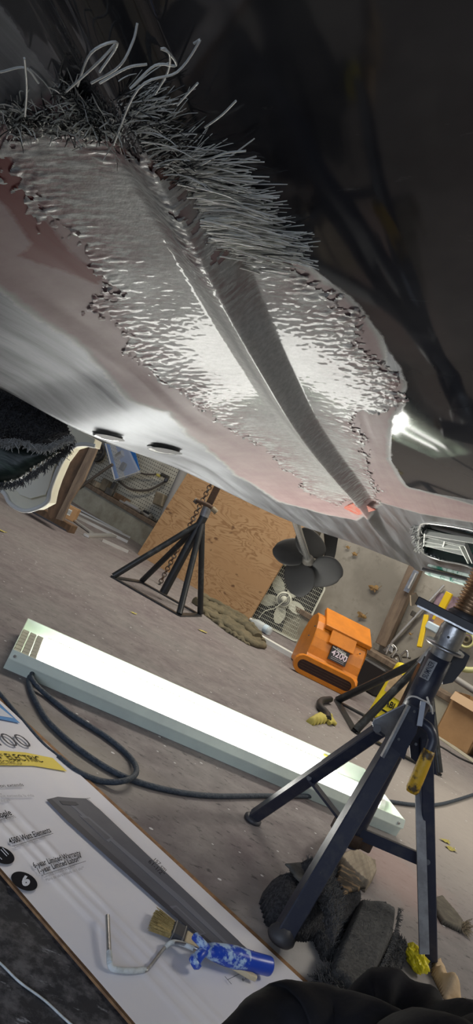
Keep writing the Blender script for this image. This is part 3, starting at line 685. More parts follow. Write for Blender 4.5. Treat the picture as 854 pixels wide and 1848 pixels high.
# ------------------------------------------------------------------ lit light fixture on the floor
zt = .062
A0 = F(24, 1172, zt); A1 = F(731, 1480, zt); B0 = F(50, 1118, zt); B1 = F(662, 1386, zt)
ax = (A1-A0).normalized(); Ln = (A1-A0).length; ay = Vector((-ax.y, ax.x, 0)); wd = ((B0-A0).dot(ay)+(B1-A1).dot(ay))/2
off = .006
fx = thing('light_fixture', 'lit white fluorescent strip fixture lying face up on the floor', 'light fixture', (A0+ay*wd/2+ax*Ln/2-Vector((0, 0, zt))))
def LF(x, y, z): return A0+ax*x+ay*y+Vector((0, 0, z-zt))
sec = [(off, 0), (wd-off*.6, 0), (wd, zt), (wd-.006, zt), (wd-.03, .018), (.045, .018), (.036, zt-.010), (0.030, zt-.010), (.004, zt), (0, zt), (-.010, zt-.024), (-.010, zt-.027), (.000, zt-.027)]
n = len(sec)
for nm, idx, mm in (('housing', None, 'enamel'),):
    mb = MB(); r0 = [LF(0, y, z) for y, z in sec]; r1 = [LF(Ln, y, z) for y, z in sec]
    mb.add(r0+r1, [(k, (k+1) % n, (k+1) % n+n, k+n) for k in range(n)]); mb.build(nm, M['enamel'], fx)
for x0 in (0, Ln):
    ec = MB(); pts = [LF(x0, y, z) for y, z in ((off, 0), (wd-off*.6, 0), (wd, zt), (0, zt), (-.010, zt-.024), (0, zt-.027))]; ec.prism(pts, ax*(.0018 if x0 else -.0018)).build('end_cap', M['enamel'], fx)
lx0, lx1 = .085, Ln-.16; ly0, ly1 = .045, wd-.075; lz = .042
MB().box(LF((lx0+lx1)/2, (ly0+ly1)/2, lz), (lx1-lx0, ly1-ly0, .006), Matrix((ax, ay, UPZ)).transposed()).build('lens', M['lens'], fx)
mb = MB()                                                        # prismatic beads down both long sides of the lens
nb_ = 150
for k in range(nb_):
    x = lx0+(lx1-lx0)*(k+.5)/nb_
    for yy in (ly1+.008, ly0-.006): mb.box(LF(x, yy, lz+.001), (.0055, .008, .007), Matrix((ax, ay, UPZ)).transposed())
mb.build('lens_bead_row', M['lensdim'], fx, kind='stuff')
mb = MB()
for i in range(3):
    for j in range(7):
        mb.box(LF(.012+i*.025, ly0+.012+j*(ly1-ly0)/7, lz-.002), (.022, (ly1-ly0)/7-.003, .012), Matrix((ax, ay, UPZ)).transposed(), bev=.002)
mb.build('lens_end_cells', M['lensdim'], fx, kind='stuff')
for yy in (wd*.36, wd*.60): MB().cyl(LF(Ln-.16, yy, .034), LF(Ln-.03, yy, .034), .0125).build('tube', M['tube'], fx)
for yy in (wd*.36, wd*.60): MB().cyl(LF(Ln-.03, yy, .038), LF(Ln-.012, yy, .038), .018).build('lamp_holder', M['white'], fx)
MB().cyl(LF(.0, .045, lz+.01), LF(.0, .045, lz+.01)+ay*.001, .001).build('screw', M['steel'], fx)
for x in (.012, Ln-.02): MB().cyl(LF(x, -.004, zt-.014), LF(x, -.009, zt-.014)-ay*.002, .004, n=12).build('screw', M['steel'], fx)
for x in (.1, .18, .62, .71): MB().cyl(LF(x, .026, zt-.0115), LF(x, .026, zt-.0100), .0022, n=10).build('rivet_hole', M['darkgrey'], fx)
MB().box(LF(Ln-.165, wd-.015, zt-.01), (.02, .012, .004), Matrix((ax, ay, UPZ)).transposed()).build('warning_sticker', M['yellowink'], fx)

# ------------------------------------------------------------------ carton with printed face, text reads across it
zc = .008
E0 = F(0, 1264, zc); E1 = F(563, 1786, zc); G0 = F(0, 1583, zc); G1 = F(262, 1848, zc)
cxd = (E1-E0).normalized(); cyd = Vector((cxd.y, -cxd.x, 0)); 
if cyd.y > 0: cyd = -cyd
wc = ((G0-E0).dot(cyd)+(G1-E0).dot(cyd))/2
Lc = (E1-E0).length+.02; x00 = -.22
ct = thing('water_heater_carton', 'flattened white printed water heater carton lying on the floor', 'cardboard carton', (E0+cxd*Lc/2+cyd*wc/2-Vector((0, 0, zc))))
def CT(x, y, z=zc): return E0+cxd*x+cyd*y+Vector((0, 0, z-zc))
rgC = Matrix((cxd, cyd, UPZ)).transposed()
kw = .020
MB().box(CT((x00+Lc)/2, (wc-kw)/2, zc/2-.002), (Lc-x00, wc+kw, zc-.004), rgC).build('cardboard_body', M['kraftedge'], ct)
# printed face: gently creased sheet
mb = MB(); nx, ny = 60, 60; vs = []; creases = [.62, .72, .83]
def crz(x, y): 
    z = 0
    for k, cr in enumerate(creases):
        z += .0022*math.exp(-((y/wc-cr-.05*math.sin(x*3+k))/.014)**2)*min(1, max(0, (x-.30)*6))
    return z+.0008*noise.noise(Vector((x*9, y*9, 0)))
for i in range(nx+1):
    for j in range(ny+1):
        x = x00+(Lc-x00)*i/nx; y = wc*j/ny; vs.append(CT(x, y, zc+crz(x, y)))
mb.add(vs, [(i*(ny+1)+j, i*(ny+1)+j+1, (i+1)*(ny+1)+j+1, (i+1)*(ny+1)+j) for i in range(nx) for j in range(ny)], 0, True); mb.build('printed_face', M['print'], ct)
ZT = zc+.0035
def CP(px, py, z=ZT): return F(px, py, z)
def flat(pts, m, name, z=ZT): return MB().prism([CP(*p, z) for p in pts], (0, 0, .0003)).build(name, m, ct)
flat([(-12, 1258), (0, 1270), (36, 1305), (0, 1298), (-20, 1296)], M['blueink'], 'blue_panel', ZT-.001)
flat([(-14, 1272), (0, 1277), (24, 1296), (0, 1292), (-16, 1290)], M['paleprint'], 'blank_square', ZT-.0005)
flat([(-30, 1352), (0, 1355), (45, 1358), (95, 1368), (121, 1392), (60, 1382), (0, 1381), (-30, 1382)], M['yellowink'], 'yellow_band', ZT-.001)
def T(s, bl, br, tl, m='ink', bold=0.0): return text_on(s, CP(*bl), CP(*br), CP(*tl), M[m], ct, 'lettering', bold, (0, 0, .0006))
T('100', (0, 1346), (61, 1349), (-22, 1322), 'heaterdark', -.01)
T('N* ELECTRIC', (-6, 1369), (79, 1376), (-17, 1357), 'ink')
T('ELÉCTRICO', (-5, 1379), (41, 1380), (-12, 1370), 'ink', -.01)
T('perfection extends', (-30, 1423), (43, 1419), (-33, 1417), 'ink')
T('en las familias que extienda la vida', (-50, 1440), (62, 1438), (-53, 1435), 'greyink')
T('de agua.', (-10, 1449), (20, 1445), (-12, 1444), 'greyink')
T('4 People', (-20, 1482), (22, 1471), (-27, 1471), 'ink', .012)
T('de 3 a 4 personas', (-30, 1490), (29, 1476), (-33, 1485), 'greyink')
T('4500 Watt Elements', (19, 1524), (93, 1502), (13, 1514), 'ink', .012)
T('Elementos de 4,500 vatios', (27, 1531), (82, 1513), (24, 1526), 'greyink')
T('6-year Limited Warranty', (62, 1567), (147, 1543), (57, 1557), 'ink', .012)
T('1-year Limited Labor**', (71, 1577), (150, 1552), (66, 1567), 'ink', .012)
T('Garantía limitada de 6 años', (79, 1585), (136, 1565), (76, 1580), 'greyink')
T('Mano de obra limitada de 1 año**', (84, 1591), (153, 1568), (81, 1586), 'greyink')
T('61-1/2"', (267, 1556), (293, 1582), (272, 1551), 'ink')
T('157 cm', (277, 1553), (298, 1573), (281, 1549), 'ink')
T('Item/Artículo #', (463, 1806), (499, 1790), (460, 1797), 'ink')
T('80164-54', (480, 1823), (520, 1802), (476, 1811), 'ink', .03)
T('8-1/4', (438, 1772), (450, 1765), (436, 1767), 'ink')
def line(a, b_, w_=.0006, m='ink'): MB().bar(CP(*a), CP(*b_), w_, .0003).build('rule', M[m], ct)
for a, b_ in (((24, 1527), (96, 1504)), ((75, 1580), (155, 1554)), ((-20, 1486), (25, 1472)), ((158, 1441), (262, 1545)), ((300, 1585), (455, 1720)), ((155, 1441), (163, 1440)), ((411, 1768), (444, 1752)), ((406, 1762), (418, 1776)), ((448, 1722), (458, 1715)), ((-20, 1432), (3, 1433)), ((500, 1793), (512, 1803))): line(a, b_)
def disc(px, py, r, m, name='badge', z=ZT):
    c0 = CP(px, py, z); return MB().add([c0+Vector((math.cos(2*PI*k/32)*r, math.sin(2*PI*k/32)*r, 0)) for k in range(32)], [tuple(range(32))]).build(name, m, ct)
r_ = (CP(22, 1590)-CP(66, 1590)).length/2
disc(44, 1590, r_, M['ink']); disc(3, 1543, r_, M['ink'])
text_on('6', CP(41, 1601), CP(55, 1595), CP(36, 1584), M['paleprint'], ct, 'lettering', .06, (0, 0, .001))
for a, b_ in (((1, 1534), (12, 1546)), ((4, 1531), (15, 1543)), ((-3, 1546), (3, 1552))): MB().bar(CP(*a)+Vector((0, 0, .001)), CP(*b_)+Vector((0, 0, .001)), .0013, .0004).build('element_icon', M['paleprint'], ct)
# printed tank picture
flat([(84, 1443), (104, 1438), (130, 1440), (155, 1441), (180, 1461), (300, 1575), (430, 1697), (448, 1716), (405, 1722), (392, 1718), (290, 1632), (120, 1480)], M['heater'], 'tank_picture')
flat([(84, 1443), (92, 1441), (300, 1630), (400, 1716), (392, 1718), (290, 1632), (120, 1480)], M['heaterdark'], 'tank_shade', ZT+.0004)
flat([(120, 1447), (126, 1447), (330, 1622), (418, 1708), (410, 1708), (320, 1625)], M['heaterlight'], 'tank_highlight', ZT+.0004)
flat([(107, 1445), (136, 1447), (142, 1452), (134, 1454), (113, 1452)], M['heaterdark'], 'tank_plate', ZT+.0006)
flat([(143, 1472), (160, 1474), (204, 1512), (196, 1520), (190, 1516)], M['heaterlight'], 'tank_panel', ZT+.0005)
flat([(146, 1475), (159, 1477), (199, 1512), (192, 1516)], M['heater'], 'tank_panel', ZT+.0007)
flat([(306, 1636), (318, 1634), (372, 1685), (362, 1688)], M['heaterlight'], 'tank_panel', ZT+.0005)
flat([(310, 1640), (318, 1637), (368, 1684), (362, 1685)], M['heater'], 'tank_panel', ZT+.0007)
flat([(-30, 1488), (8, 1470), (75, 1525), (130, 1590), (118, 1602), (40, 1540)], M['paleprint'], 'pale_stripe', ZT-.0012) if False else None

# paint roller frame with blue handle, and brush
def CZ(px, py, z): return F(px, py, z)
rf = thing('paint_roller_frame', 'blue-handled paint roller frame without sleeve lying on carton', 'paint roller', CZ(330, 1730, zc))
z1 = zc+.022
ha = CZ(372, 1714, z1); hb = CZ(487, 1744, z1); hd = (hb-ha).normalized(); hl = (hb-ha).length
MB().lathe(ha, hd, [(-.001, .0), (0, .010), (hl*.1, .0135), (hl*.3, .0165), (hl*.45, .0175), (hl*.62, .0165)], 24).build('handle', M['bluehandle'], rf)
MB().lathe(ha+hd*hl*.62, hd, [(0, .0165), (hl*.1, .0158), (hl*.36, .0155), (hl*.38, .0145), (hl*.38, 0)], 24).build('handle_end', M['bluehandle_clean'], rf)
q = CZ(352, 1736, z1-.004)
MB().lathe(q, Vector((0.5, .2, .8)), [(-.006, 0), (-.006, .009), (0, .0125), (.006, .011), (.006, .004), (.003, 0)], 20).build('end_knob', M['bluehandle'], rf)
MB().tube(curve_pts([q, CZ(362, 1722, z1+.004), CZ(372, 1714, z1), CZ(380, 1716, z1)], 5), .009, 12, rs=None).build('handle_neck', M['bluehandle'], rf)
MB().tube(curve_pts([CZ(375, 1714, z1+.01), CZ(362, 1700, z1+.014), CZ(352, 1690, z1+.012)], 5), .007, 10).build('finger_guard', M['bluehandle'], rf)
wz = zc+.006
w1 = curve_pts([CZ(365, 1716, z1), CZ(340, 1706, z1-.006), CZ(310, 1701, wz+.006), CZ(296, 1712, wz), CZ(268, 1748, wz), CZ(258, 1752, wz)], 5)
MB().tube(w1, .0028, 10).build('wire_arm', M['steel'], rf)
MB().tube(curve_pts([CZ(262, 1750, wz), CZ(235, 1752, wz), CZ(204, 1748, wz), CZ(198, 1738, wz+.004)], 5), .0045, 10).build('caked_wire_arm', M['whitepaintwire'], rf)
MB().tube(curve_pts([CZ(350, 1712, z1-.004), CZ(325, 1702, wz+.006), CZ(309, 1701, wz+.006), CZ(298, 1710, wz)], 5), .0040, 10).build('caked_wire_arm', M['whitepaintwire'], rf)
MB().tube([CZ(198, 1738, wz+.004), CZ(197, 1718, wz+.006)], .0045, 10).build('caked_wire_arm', M['whitepaintwire'], rf)
MB().tube([CZ(197, 1722, wz+.006), CZ(194, 1653, wz+.010)], .0038, 12).build('roller_spindle', M['steel'], rf)

br = thing('paint_brush', 'tan-bristled paint brush under the blue roller handle', 'paint brush', CZ(320, 1690, zc))
b0 = CZ(322, 1684, zc+.010); bd = (CZ(440, 1758, zc+.01)-CZ(285, 1668, zc+.01)).normalized(); bs = Vector((-bd.y, bd.x, 0))
Rb = Matrix((bd, bs, UPZ)).transposed()
fw = .040
mb = MB(); sv = Vector
st = b0-bd*.012
for k in range(420):
    y = random.uniform(-.5, .5)*fw*.95; z = random.uniform(-.005, .005); ln = random.uniform(.030, .040)
    p0 = st+bs*y+UPZ*z; p1 = p0-bd*ln+bs*(y*.35+random.gauss(0, .0015))+UPZ*random.gauss(0, .0012); mb.tube([p0, p1], .0006, 3, 0, False)
mb.box(st-bd*.013, (.028, fw*.97, .008), Rb)
mb.build('bristles', M['bristle'], br, kind='stuff')
MB().box(b0, (.026, fw, .014), Rb, bev=.003).build('ferrule', M['darkgrey'], br)
MB().box(b0+bd*.009, (.003, fw+.001, .0155), Rb, bev=.001).build('ferrule_band', M['steel'], br)
MB().box(b0-bd*.009, (.003, fw+.001, .0155), Rb, bev=.001).build('ferrule_band', M['steel'], br)
hp = [(.013, .9), (.030, .75), (.050, .35), (.075, .28), (.105, .36), (.135, .38), (.150, .2)]
top = [b0+bd*x+bs*(fw/2*wv) for x, wv in hp]+[b0+bd*x-bs*(fw/2*wv) for x, wv in hp[::-1]]
MB().prism([p-UPZ*.005 for p in top], (0, 0, .009)).build('handle', M['brushwood'], br, bevel=.003)

# ------------------------------------------------------------------ blue-black cord
cz = .008
c1 = [F(75, 1200, cz), F(52, 1228, cz), F(75, 1285, cz), F(110, 1325, cz), F(165, 1368, cz), F(225, 1402, cz), F(300, 1425, cz), F(380, 1436, cz), F(470, 1436, cz), F(560, 1437, cz), F(640, 1440, cz),
      F(700, 1446, cz), F(745, 1452, cz), F(790, 1452, cz), F(830, 1442, cz), F(880, 1425, cz)]
c2 = [F(105, 1366, cz), F(140, 1393, cz), F(185, 1410, cz), F(225, 1409, cz+.014), F(246, 1394, cz+.014), F(236, 1368, cz), F(195, 1332, cz), F(130, 1290, cz), F(85, 1255, cz), F(58, 1226, cz+.01), F(62, 1205, cz+.01)]
cdT = thing('power_cord', 'thick blue-black power cord looping over the floor beside the lit fixture', 'cord', F(243, 1395))
MB().tube(curve_pts(c1, 8), .0072, 10).build('cord_run', M['cord'], cdT)
MB().tube(curve_pts(c2, 8), .0072, 10).build('cord_loop', M['cord'], cdT)
MB().tube(curve_pts([CT(-.05, -.03, .006), F(70, 1335, .006), F(105, 1366, .006)], 5), .0055, 8).build('cord_tail', M['cord'], cdT)
tag(MB().tube(curve_pts([F(700, 1290, .004), F(760, 1330, .004), F(800, 1350, .004), F(830, 1368, .004), F(870, 1385, .004)], 6), .006, 8).build('cable', M['blackcable']), 'thin black cable running along the pale floor strip by cardboard box', 'cable')

# ------------------------------------------------------------------ foreground folding stand
YA, YB = 1.62, 1.56
cb = P(635, 1508, YA); ctp = P(819, 1136, YB)
cax = (ctp-cb).normalized(); clen = (ctp-cb).length
st = thing('jack_stand', 'dark navy folding tripod pipe stand with yellow crank grip, nearest the camera', 'jack stand', (cb.x, cb.y, 0))
def onc(px, py):      # nearest parameter on the column axis in the picture, returned as a world point
    best = None
    for k in range(301):
        q = cb+cax*clen*1.15*k/300; u = q.x/q.y*FPX; v = (q.z-CH)/q.y*FPX; uu, vv = UW(px, py); d = (u-uu)**2+(v-vv)**2
        if best is None or d < best[0]: best = (d, q)
    return best[1]
k0 = onc(742, 1294); k1 = onc(795, 1184)
MB().cyl(cb-cax*.02, k0, .0235, n=4 if False else 24).build('inner_tube', M['navy'], st)
MB().lathe(k0-cax*.05, cax, [(0, 0), (0, .0275), ((k1-k0).length+.05, .0275), ((k1-k0).length+.05, .0)], 32).build('column_tube', M['navy'], st)
k2 = onc(802, 1170); k3 = onc(821, 1131)
MB().cyl(k1, k2, .0245, n=28).build('sleeve', M['steel'], st)
MB().lathe(k2, cax, [(0, 0), (0, .044), (.006, .044), (.006, 0)], 36).build('collar_flange', M['steel'], st)
MB().lathe(k2+cax*.006, cax, [(0, .029), ((k3-k2).length*.75, .029), ((k3-k2).length*.9, .026), ((k3-k2).length, .026), ((k3-k2).length, 0)], 30).build('screw_nut', M['steel'], st)
MB().cyl(onc(806, 1147)+Vector((-.012, -.0262, 0)), onc(806, 1147)+Vector((-.013, -.0295, 0)), .003, n=12).build('set_screw_hole', M['blackplastic'], st)
# cross bar head with pad, threaded screw
hA = P(752, 1083, 1.57); hB = P(905, 1160, 1.52)
MB().bar(hA, hB, .045, .020, bev=.002).build('head_bar', M['darkgrey'], st)
MB().bar(hA+Vector((0, -.0235, -.010)), P(905, 1160, 1.52)+Vector((0, -.0235, -.010)), .002, .004).build('head_bar_edge', M['steel'], st)
sc0 = P(840, 1108, 1.56); sc1 = P(876, 1034, 1.56); sd_ = (sc1-sc0).normalized(); sl_ = (sc1-sc0).length
prof = []; nt_ = 13
for k in range(nt_): prof += [(sl_*k/nt_, .024), (sl_*(k+.45)/nt_, .030), (sl_*(k+.6)/nt_, .030)]
prof.append((sl_, .021)); MB().lathe(sc0, sd_, prof, 28).build('screw_thread', M['bronze'], st)
MB().lathe(sc0-sd_*.035, sd_, [(0, 0), (0, .033), (.030, .036), (.038, .028), (.038, 0)], 24).build('screw_base', M['darkgrey'], st)
MB().box(sc1+sd_*.028, (.045, .045, .055), Matrix((Vector((1, 0, 0)), Vector((0, 1, 0)), UPZ)).transposed(), bev=.004).build('head_block', M['pagewhite'], st)
MB().prism([P(742, 1075, 1.55), P(752, 1070, 1.55), P(756, 1078, 1.55), P(750, 1092, 1.55), P(743, 1094, 1.55)], (0, .012, 0)).build('tape_scrap', M['kraftpaper'], st)
# sticker with lettering on the column
pl = P(760, 1232, 1.545); pr = P(781, 1186, 1.53)
def colpt(px, py, r=.0279):
    q = onc(px, py); u, v = UW(px, py); d = Vector((u, FPX, v)).normalized(); o = Vector((0, 0, CH)); 
    w0 = o-q; dp = d-cax*d.dot(cax); wp = w0-cax*w0.dot(cax); a = dp.dot(dp); b_ = 2*dp.dot(wp); c0 = wp.dot(wp)-r*r; ds = b_*b_-4*a*c0
    if ds < 0: return o+d*(-b_/(2*a))
    return o+d*((-b_-math.sqrt(ds))/(2*a))
g = []; 
bl, br_, tl, tr = (773, 1229), (790, 1196), (757, 1221), (774, 1188)
def quad(s, t): 
    return (bl[0]*(1-s)*(1-t)+br_[0]*s*(1-t)+tl[0]*(1-s)*t+tr[0]*s*t, bl[1]*(1-s)*(1-t)+br_[1]*s*(1-t)+tl[1]*(1-s)*t+tr[1]*s*t)
vs = [colpt(*quad(i/6, j/6), .0281) for i in range(7) for j in range(7)]
MB().add(vs, [(i*7+j, i*7+j+1, (i+1)*7+j+1, (i+1)*7+j) for i in range(6) for j in range(6)], 0, True).build('sticker', M['sticker'], st)
tv, tf = text_mesh('SUMNER', .01); x0 = min(v_[0] for v_ in tv); x1 = max(v_[0] for v_ in tv); y1 = max(v_[1] for v_ in tv)
vs = [colpt(*quad(.06+.88*(v_[0]-x0)/(x1-x0), .2+.6*v_[1]/y1), .0286) for v_ in tv]; MB().add(vs, tf).build('lettering', M['navy'], st)
# housing plates at the joint of the legs
def pp(pts, Y, th, name, m, par): return MB().prism([P(*p, Y) for p in pts], (0, th, 0)).build(name, m, par, bevel=.0015)
pp([(735, 1268), (741, 1272), (722, 1320), (703, 1342), (697, 1332), (678, 1324), (672, 1305), (676, 1298)], 1.575, .006, 'gusset_plate', M['greypaint'], st)
pp([(740, 1271), (762, 1282), (752, 1325), (736, 1352), (730, 1372), (697, 1346), (716, 1312)], 1.475, .004, 'front_plate', M['navy'], st)
pp([(755, 1285), (786, 1285), (782, 1340), (790, 1400), (768, 1392), (742, 1368), (738, 1330)], 1.60, .004, 'rear_plate', M['navy'], st)
MB().cyl(P(681, 1315, 1.565), P(681, 1315, 1.60), .009, n=18).build('pivot_bolt', M['darkgrey'], st)
for q in ((748, 1284), (720, 1334), (751, 1343)): MB().cyl(P(*q, 1.472), P(*q, 1.478), .003, n=12).build('bolt_hole', M['blackplastic'], st)
MB().bar(P(738, 1273, 1.472), P(690, 1366, 1.46), .006, .012, up=(0, 1, 0)).build('plate_edge', M['greypaint'], st)
# legs
def leg(a, b_, wv, foot, m, par=st, foot_r=.024):
    l = MB().bar(a, b_, wv, wv, up=(0, 1, 0), bev=.0025).build('leg', m, par)
    if foot == 'disc':
        d = (b_-a).normalized(); MB().lathe(b_-d*.004, (Vector((0, 0, -1))+d*.2), [(0, 0), (0, .018), (.006, foot_r), (.012, foot_r), (.012, 0)], 24).build('foot', M['darkgrey'], l)
    elif foot == 'ball':
        MB().lathe(b_+Vector((0, 0, .012)), (0, 0, -1), [(-.012, .012), (-.006, .02), (.004, .027), (.012, .028), (.018, .024), (.020, 0)], 24).build('foot', M['darkgrey'], l)
    return l
leg(P(690, 1314, 1.585), F(458, 1474, .012), .029, 'disc', M['navy'])
leg(P(716, 1336, 1.50), F(507, 1692, .02), .036, 'ball', M['navy'])
leg(P(768, 1330, 1.60), F(776, 1732, .006), .029, '', M['navy'])
MB().bar(P(757, 1400, 1.61), F(766, 1722, .05), .004, .022, up=(1, 0, 0)).build('leg_edge', M['greypaint'], st)
# spreader braces and rusty collar
def mix(a, b_, t): return a+(b_-a)*t
MB().bar(P(558, 1404, 1.72), P(620, 1484, 1.62), .022, .006, up=(0, 0, 1)).build('brace', M['navy'], st)
MB().bar(P(650, 1504, 1.60), P(772, 1556, 1.585), .010, .026, up=(0, 0, 1)).build('brace', M['navy'], st)
MB().bar(P(636, 1506, 1.60), P(585, 1560, 1.42), .010, .024, up=(0, 0, 1)).build('brace', M['navy'], st)
MB().lathe(cb+cax*.0, cax, [(-.012, .024), (-.012, .031), (.016, .031), (.016, .024)], 20).build('slide_collar', M['rust'], st)
MB().box(cb+Vector((-.03, .02, .0)), (.028, .03, .03), bev=.003).build('collar_lug', M['rust'], st)
MB().box(cb+Vector((.035, .0, .0)), (.03, .03, .03), bev=.003).build('collar_lug', M['rust'], st)
for q in ((772, 1556, 1.57), (558, 1404, 1.70), (620, 1484, 1.61)): MB().cyl(P(*q), P(q[0], q[1], q[2]+.02), .006, n=14).build('pivot_bolt', M['darkgrey'], st)
# crank handle with yellow grip
MB().tube(curve_pts([P(760, 1303, 1.50), P(775, 1315, 1.49), P(781, 1335, 1.485), P(774, 1358, 1.48)], 6), .011, 14).build('crank_arm', M['navy'], st)
ga, gb = P(775, 1354, 1.48), P(742, 1432, 1.47); gd = (gb-ga).normalized(); gl = (gb-ga).length
MB().lathe(ga, gd, [(0, 0), (0, .012), (gl*.1, .0135), (gl*.9, .0145), (gl*.98, .011), (gl, 0)], 22).build('crank_grip', M['yellowgrip'], st)
# zip tie and tag
tie = [colpt(735, 1262, .0295), colpt(742, 1257, .0295), colpt(752, 1258, .0298), colpt(762, 1263, .0300), colpt(772, 1268, .031), P(779, 1276, 1.54), P(781, 1288, 1.55)]
MB().tube(curve_pts(tie, 5), .0020, 8).build('zip_tie', M['tie'], st)
MB().tube([P(775, 1270, 1.525), P(771, 1258, 1.52)], .0022, 6).build('zip_tie_tail', M['tie'], st)
MB().bar(P(764, 1266, 1.466), P(757, 1310, 1.462), .003, .011, up=(1, 0, 0)).build('hang_tag', M['tagmetal'], st)
pp([(818, 1180), (838, 1176), (849, 1184), (840, 1205), (818, 1232), (800, 1236), (796, 1205)], 1.585, .03, 'clamp_body', M['darkgrey'], st)

# ------------------------------------------------------------------ four-legged stand by the plywood
def fourleg(name, label, feet, apex, m, post_top, loc):
    t = thing(name, label, 'jack stand', loc); f = [Vector(q) for q in feet]
    for k, q in enumerate(f):
        MB().cyl(Vector(apex)+(q-Vector(apex))*.02, q+Vector((0, 0, .012)), .019, n=14).build('leg', m, t)
        MB().bar(q+Vector((0, 0, .006)), f[(k+1) % 4]+Vector((0, 0, .006)), .035, .008).build('base_bar', m, t)
    return t
feet = [F(203, 1043), F(322, 1111), F(360, 1111), F(250, 1047)]
feet[3] = feet[2]+(feet[0]-feet[1])*.95
apx = P(365, 942, 4.42)
s2 = fourleg('jack_stand', 'black four-legged jack stand with T-handle in front of the plywood sheet', feet, apx, M['blackpaint'], None, (apx.x, apx.y, 0))
d = Vector((0.02, 0, 1)).normalized()
MB().cyl(P(295, 1070, 4.42), P(372, 925, 4.42), .027, n=18).build('centre_tube', M['blackpaint'], s2)
MB().cyl(P(368, 932, 4.42), P(376, 912, 4.42), .030, n=18).build('tube_collar', M['greypaint'], s2)
MB().bar(P(375, 915, 4.42), P(398, 868, 4.42), .042, .042, up=(0, 1, 0), bev=.003).build('rusty_post', M['rust'], s2)
MB().tube(curve_pts([P(353, 904, 4.36), P(362, 906, 4.34), P(378, 913, 4.34), P(388, 922, 4.36)], 5), .013, 12).build('t_handle', M['rust'], s2)
MB().cyl(P(351, 902, 4.36), P(357, 907, 4.36), .016, n=14).build('handle_end', M['castiron'], s2)
MB().cyl(P(383, 917, 4.35), P(391, 925, 4.35), .017, n=14).build('handle_end', M['tan'], s2)

# second black stand partly behind the near one
f0 = F(608, 1267); f1 = F(640, 1322); f2 = F(790, 1398); apx = P(768, 1188, 3.62)
f3 = f2+(f0-f1)*.9
s3 = thing('jack_stand', 'black jack stand with worn tubular legs between orange blower and nearest stand', 'jack stand', (apx.x, apx.y, 0))
for q in (f0, f1, f2, f3): MB().cyl(mix(apx, q, .02), q+Vector((0, 0, .012)), .021, n=14).build('leg', M['blackpaint'], s3)
for a, b_ in ((f0, f1), (f1, f2), (f2, f3), (f3, f0)): MB().bar(a+Vector((0, 0, .006)), b_+Vector((0, 0, .006)), .04, .01).build('base_bar', M['blackpaint'], s3)
MB().bar(P(773, 1186, 3.5), P(706, 1325, 3.5), .05, .05, up=(0, 1, 0), bev=.003).build('post', M['blackpaint'], s3)
MB().cyl(P(757, 1197, 3.5), P(780, 1170, 3.5), .017, n=14).build('post_screw', M['greypaint'], s3)

# ------------------------------------------------------------------ chain
ch = thing('hanging_chain', 'rusty dark steel chain hanging down in front of the plywood', 'chain', P(283, 1062, 4.95))
a = P(385, 866, 4.95); b_ = P(281, 1068, 4.95); dd = (b_-a).normalized(); nl = 36; ln = (b_-a).length; pitch = ln/nl
lm = None
for k in range(nl):
    c0 = a+dd*(k+.5)*pitch; side_ = Vector((dd.z, 0, -dd.x)).normalized(); o2 = side_ if k % 2 == 0 else Vector((.25, 1, 0)).normalized()
    hl_ = pitch*.62; hw_ = .014; loop = []
    for t in range(17):
        an = 2*PI*t/16; cx = math.cos(an); sx = math.sin(an); loop.append(c0+o2*hw_*sx+dd*(hl_-hw_)*(1 if cx > 0 else -1)*(1 if abs(cx) > .01 else 0)+dd*hw_*cx)
    MB().tube(loop, .0042, 6).build('link', M['rust'] if k % 3 else M['castiron'], ch)

# ------------------------------------------------------------------ plywood sheet
bl = F(248, 1000); brp = F(450, 1119); lean = Vector((0.075, .10, 1)).normalized()*1.22
if True:
    ov = (bl-WA).dot(WN); ov2 = (brp-WA).dot(WN)
    s_ = max(0, .03-ov2); brp = brp+Vector((0, -s_/0.769, 0))
pw = MB().prism([bl, brp, brp+lean, bl+lean], ((brp-bl).cross(lean)).normalized()*-.018)
tag(pw.build('plywood_sheet', M['ply'], bevel=.001), 'large orange-brown plywood sheet leaning on the back wall', 'plywood')

# ------------------------------------------------------------------ box fan
hub = P(511, 1085, 5.58); S = .51; tilt = math.radians(8)
fxx = Vector((1, -.10, 0)).normalized(); fu = Vector((0, math.sin(tilt), math.cos(tilt))); fu = (fu-fxx*fu.dot(fxx)).normalized(); fn = fu.cross(fxx)   # fn points away from the camera
fu = Vector(fu)
fan = thing('box_fan', 'cream box fan with square wire grille leaning behind the propeller', 'fan', (hub.x, hub.y, 0))
hub = Vector((hub.x, hub.y, S/2*math.cos(tilt)+.004))
def FN(x, y, z=0): return hub+fxx*x+fu*y+fn*z
def rrect(h, r, k=6):
    out = []
    for cx, cy, a0_ in ((h-r, h-r, 0), (-(h-r), h-r, PI/2), (-(h-r), -(h-r), PI), (h-r, -(h-r), 1.5*PI)):
        for j in range(k+1): an = a0_+PI/2*j/k; out.append((cx+r*math.cos(an), cy+r*math.sin(an)))
    return out
o_ = rrect(S/2, .05); i_ = rrect(S/2-.012, .042); n = len(o_)
vs = [FN(x, y, -.006) for x, y in o_]+[FN(x, y, -.006) for x, y in i_]+[FN(x, y, .10) for x, y in i_]+[FN(x, y, .10) for x, y in o_]
fs = []
for k in range(n):
    j = (k+1) % n
    for r in range(4): fs.append((r*n+k, r*n+j, ((r+1) % 4)*n+j, ((r+1) % 4)*n+k))
MB().add(vs, fs, 0, False).build('frame', M['fancream'], fan)
gm = MB(); nv_ = 36
for k in range(nv_):
    x = -(S/2-.016)+(S-.032)*k/(nv_-1); yl = S/2-.012; gm.tube([FN(x, -yl, .004), FN(x, yl, .004)], .0011, 4, 0, False)
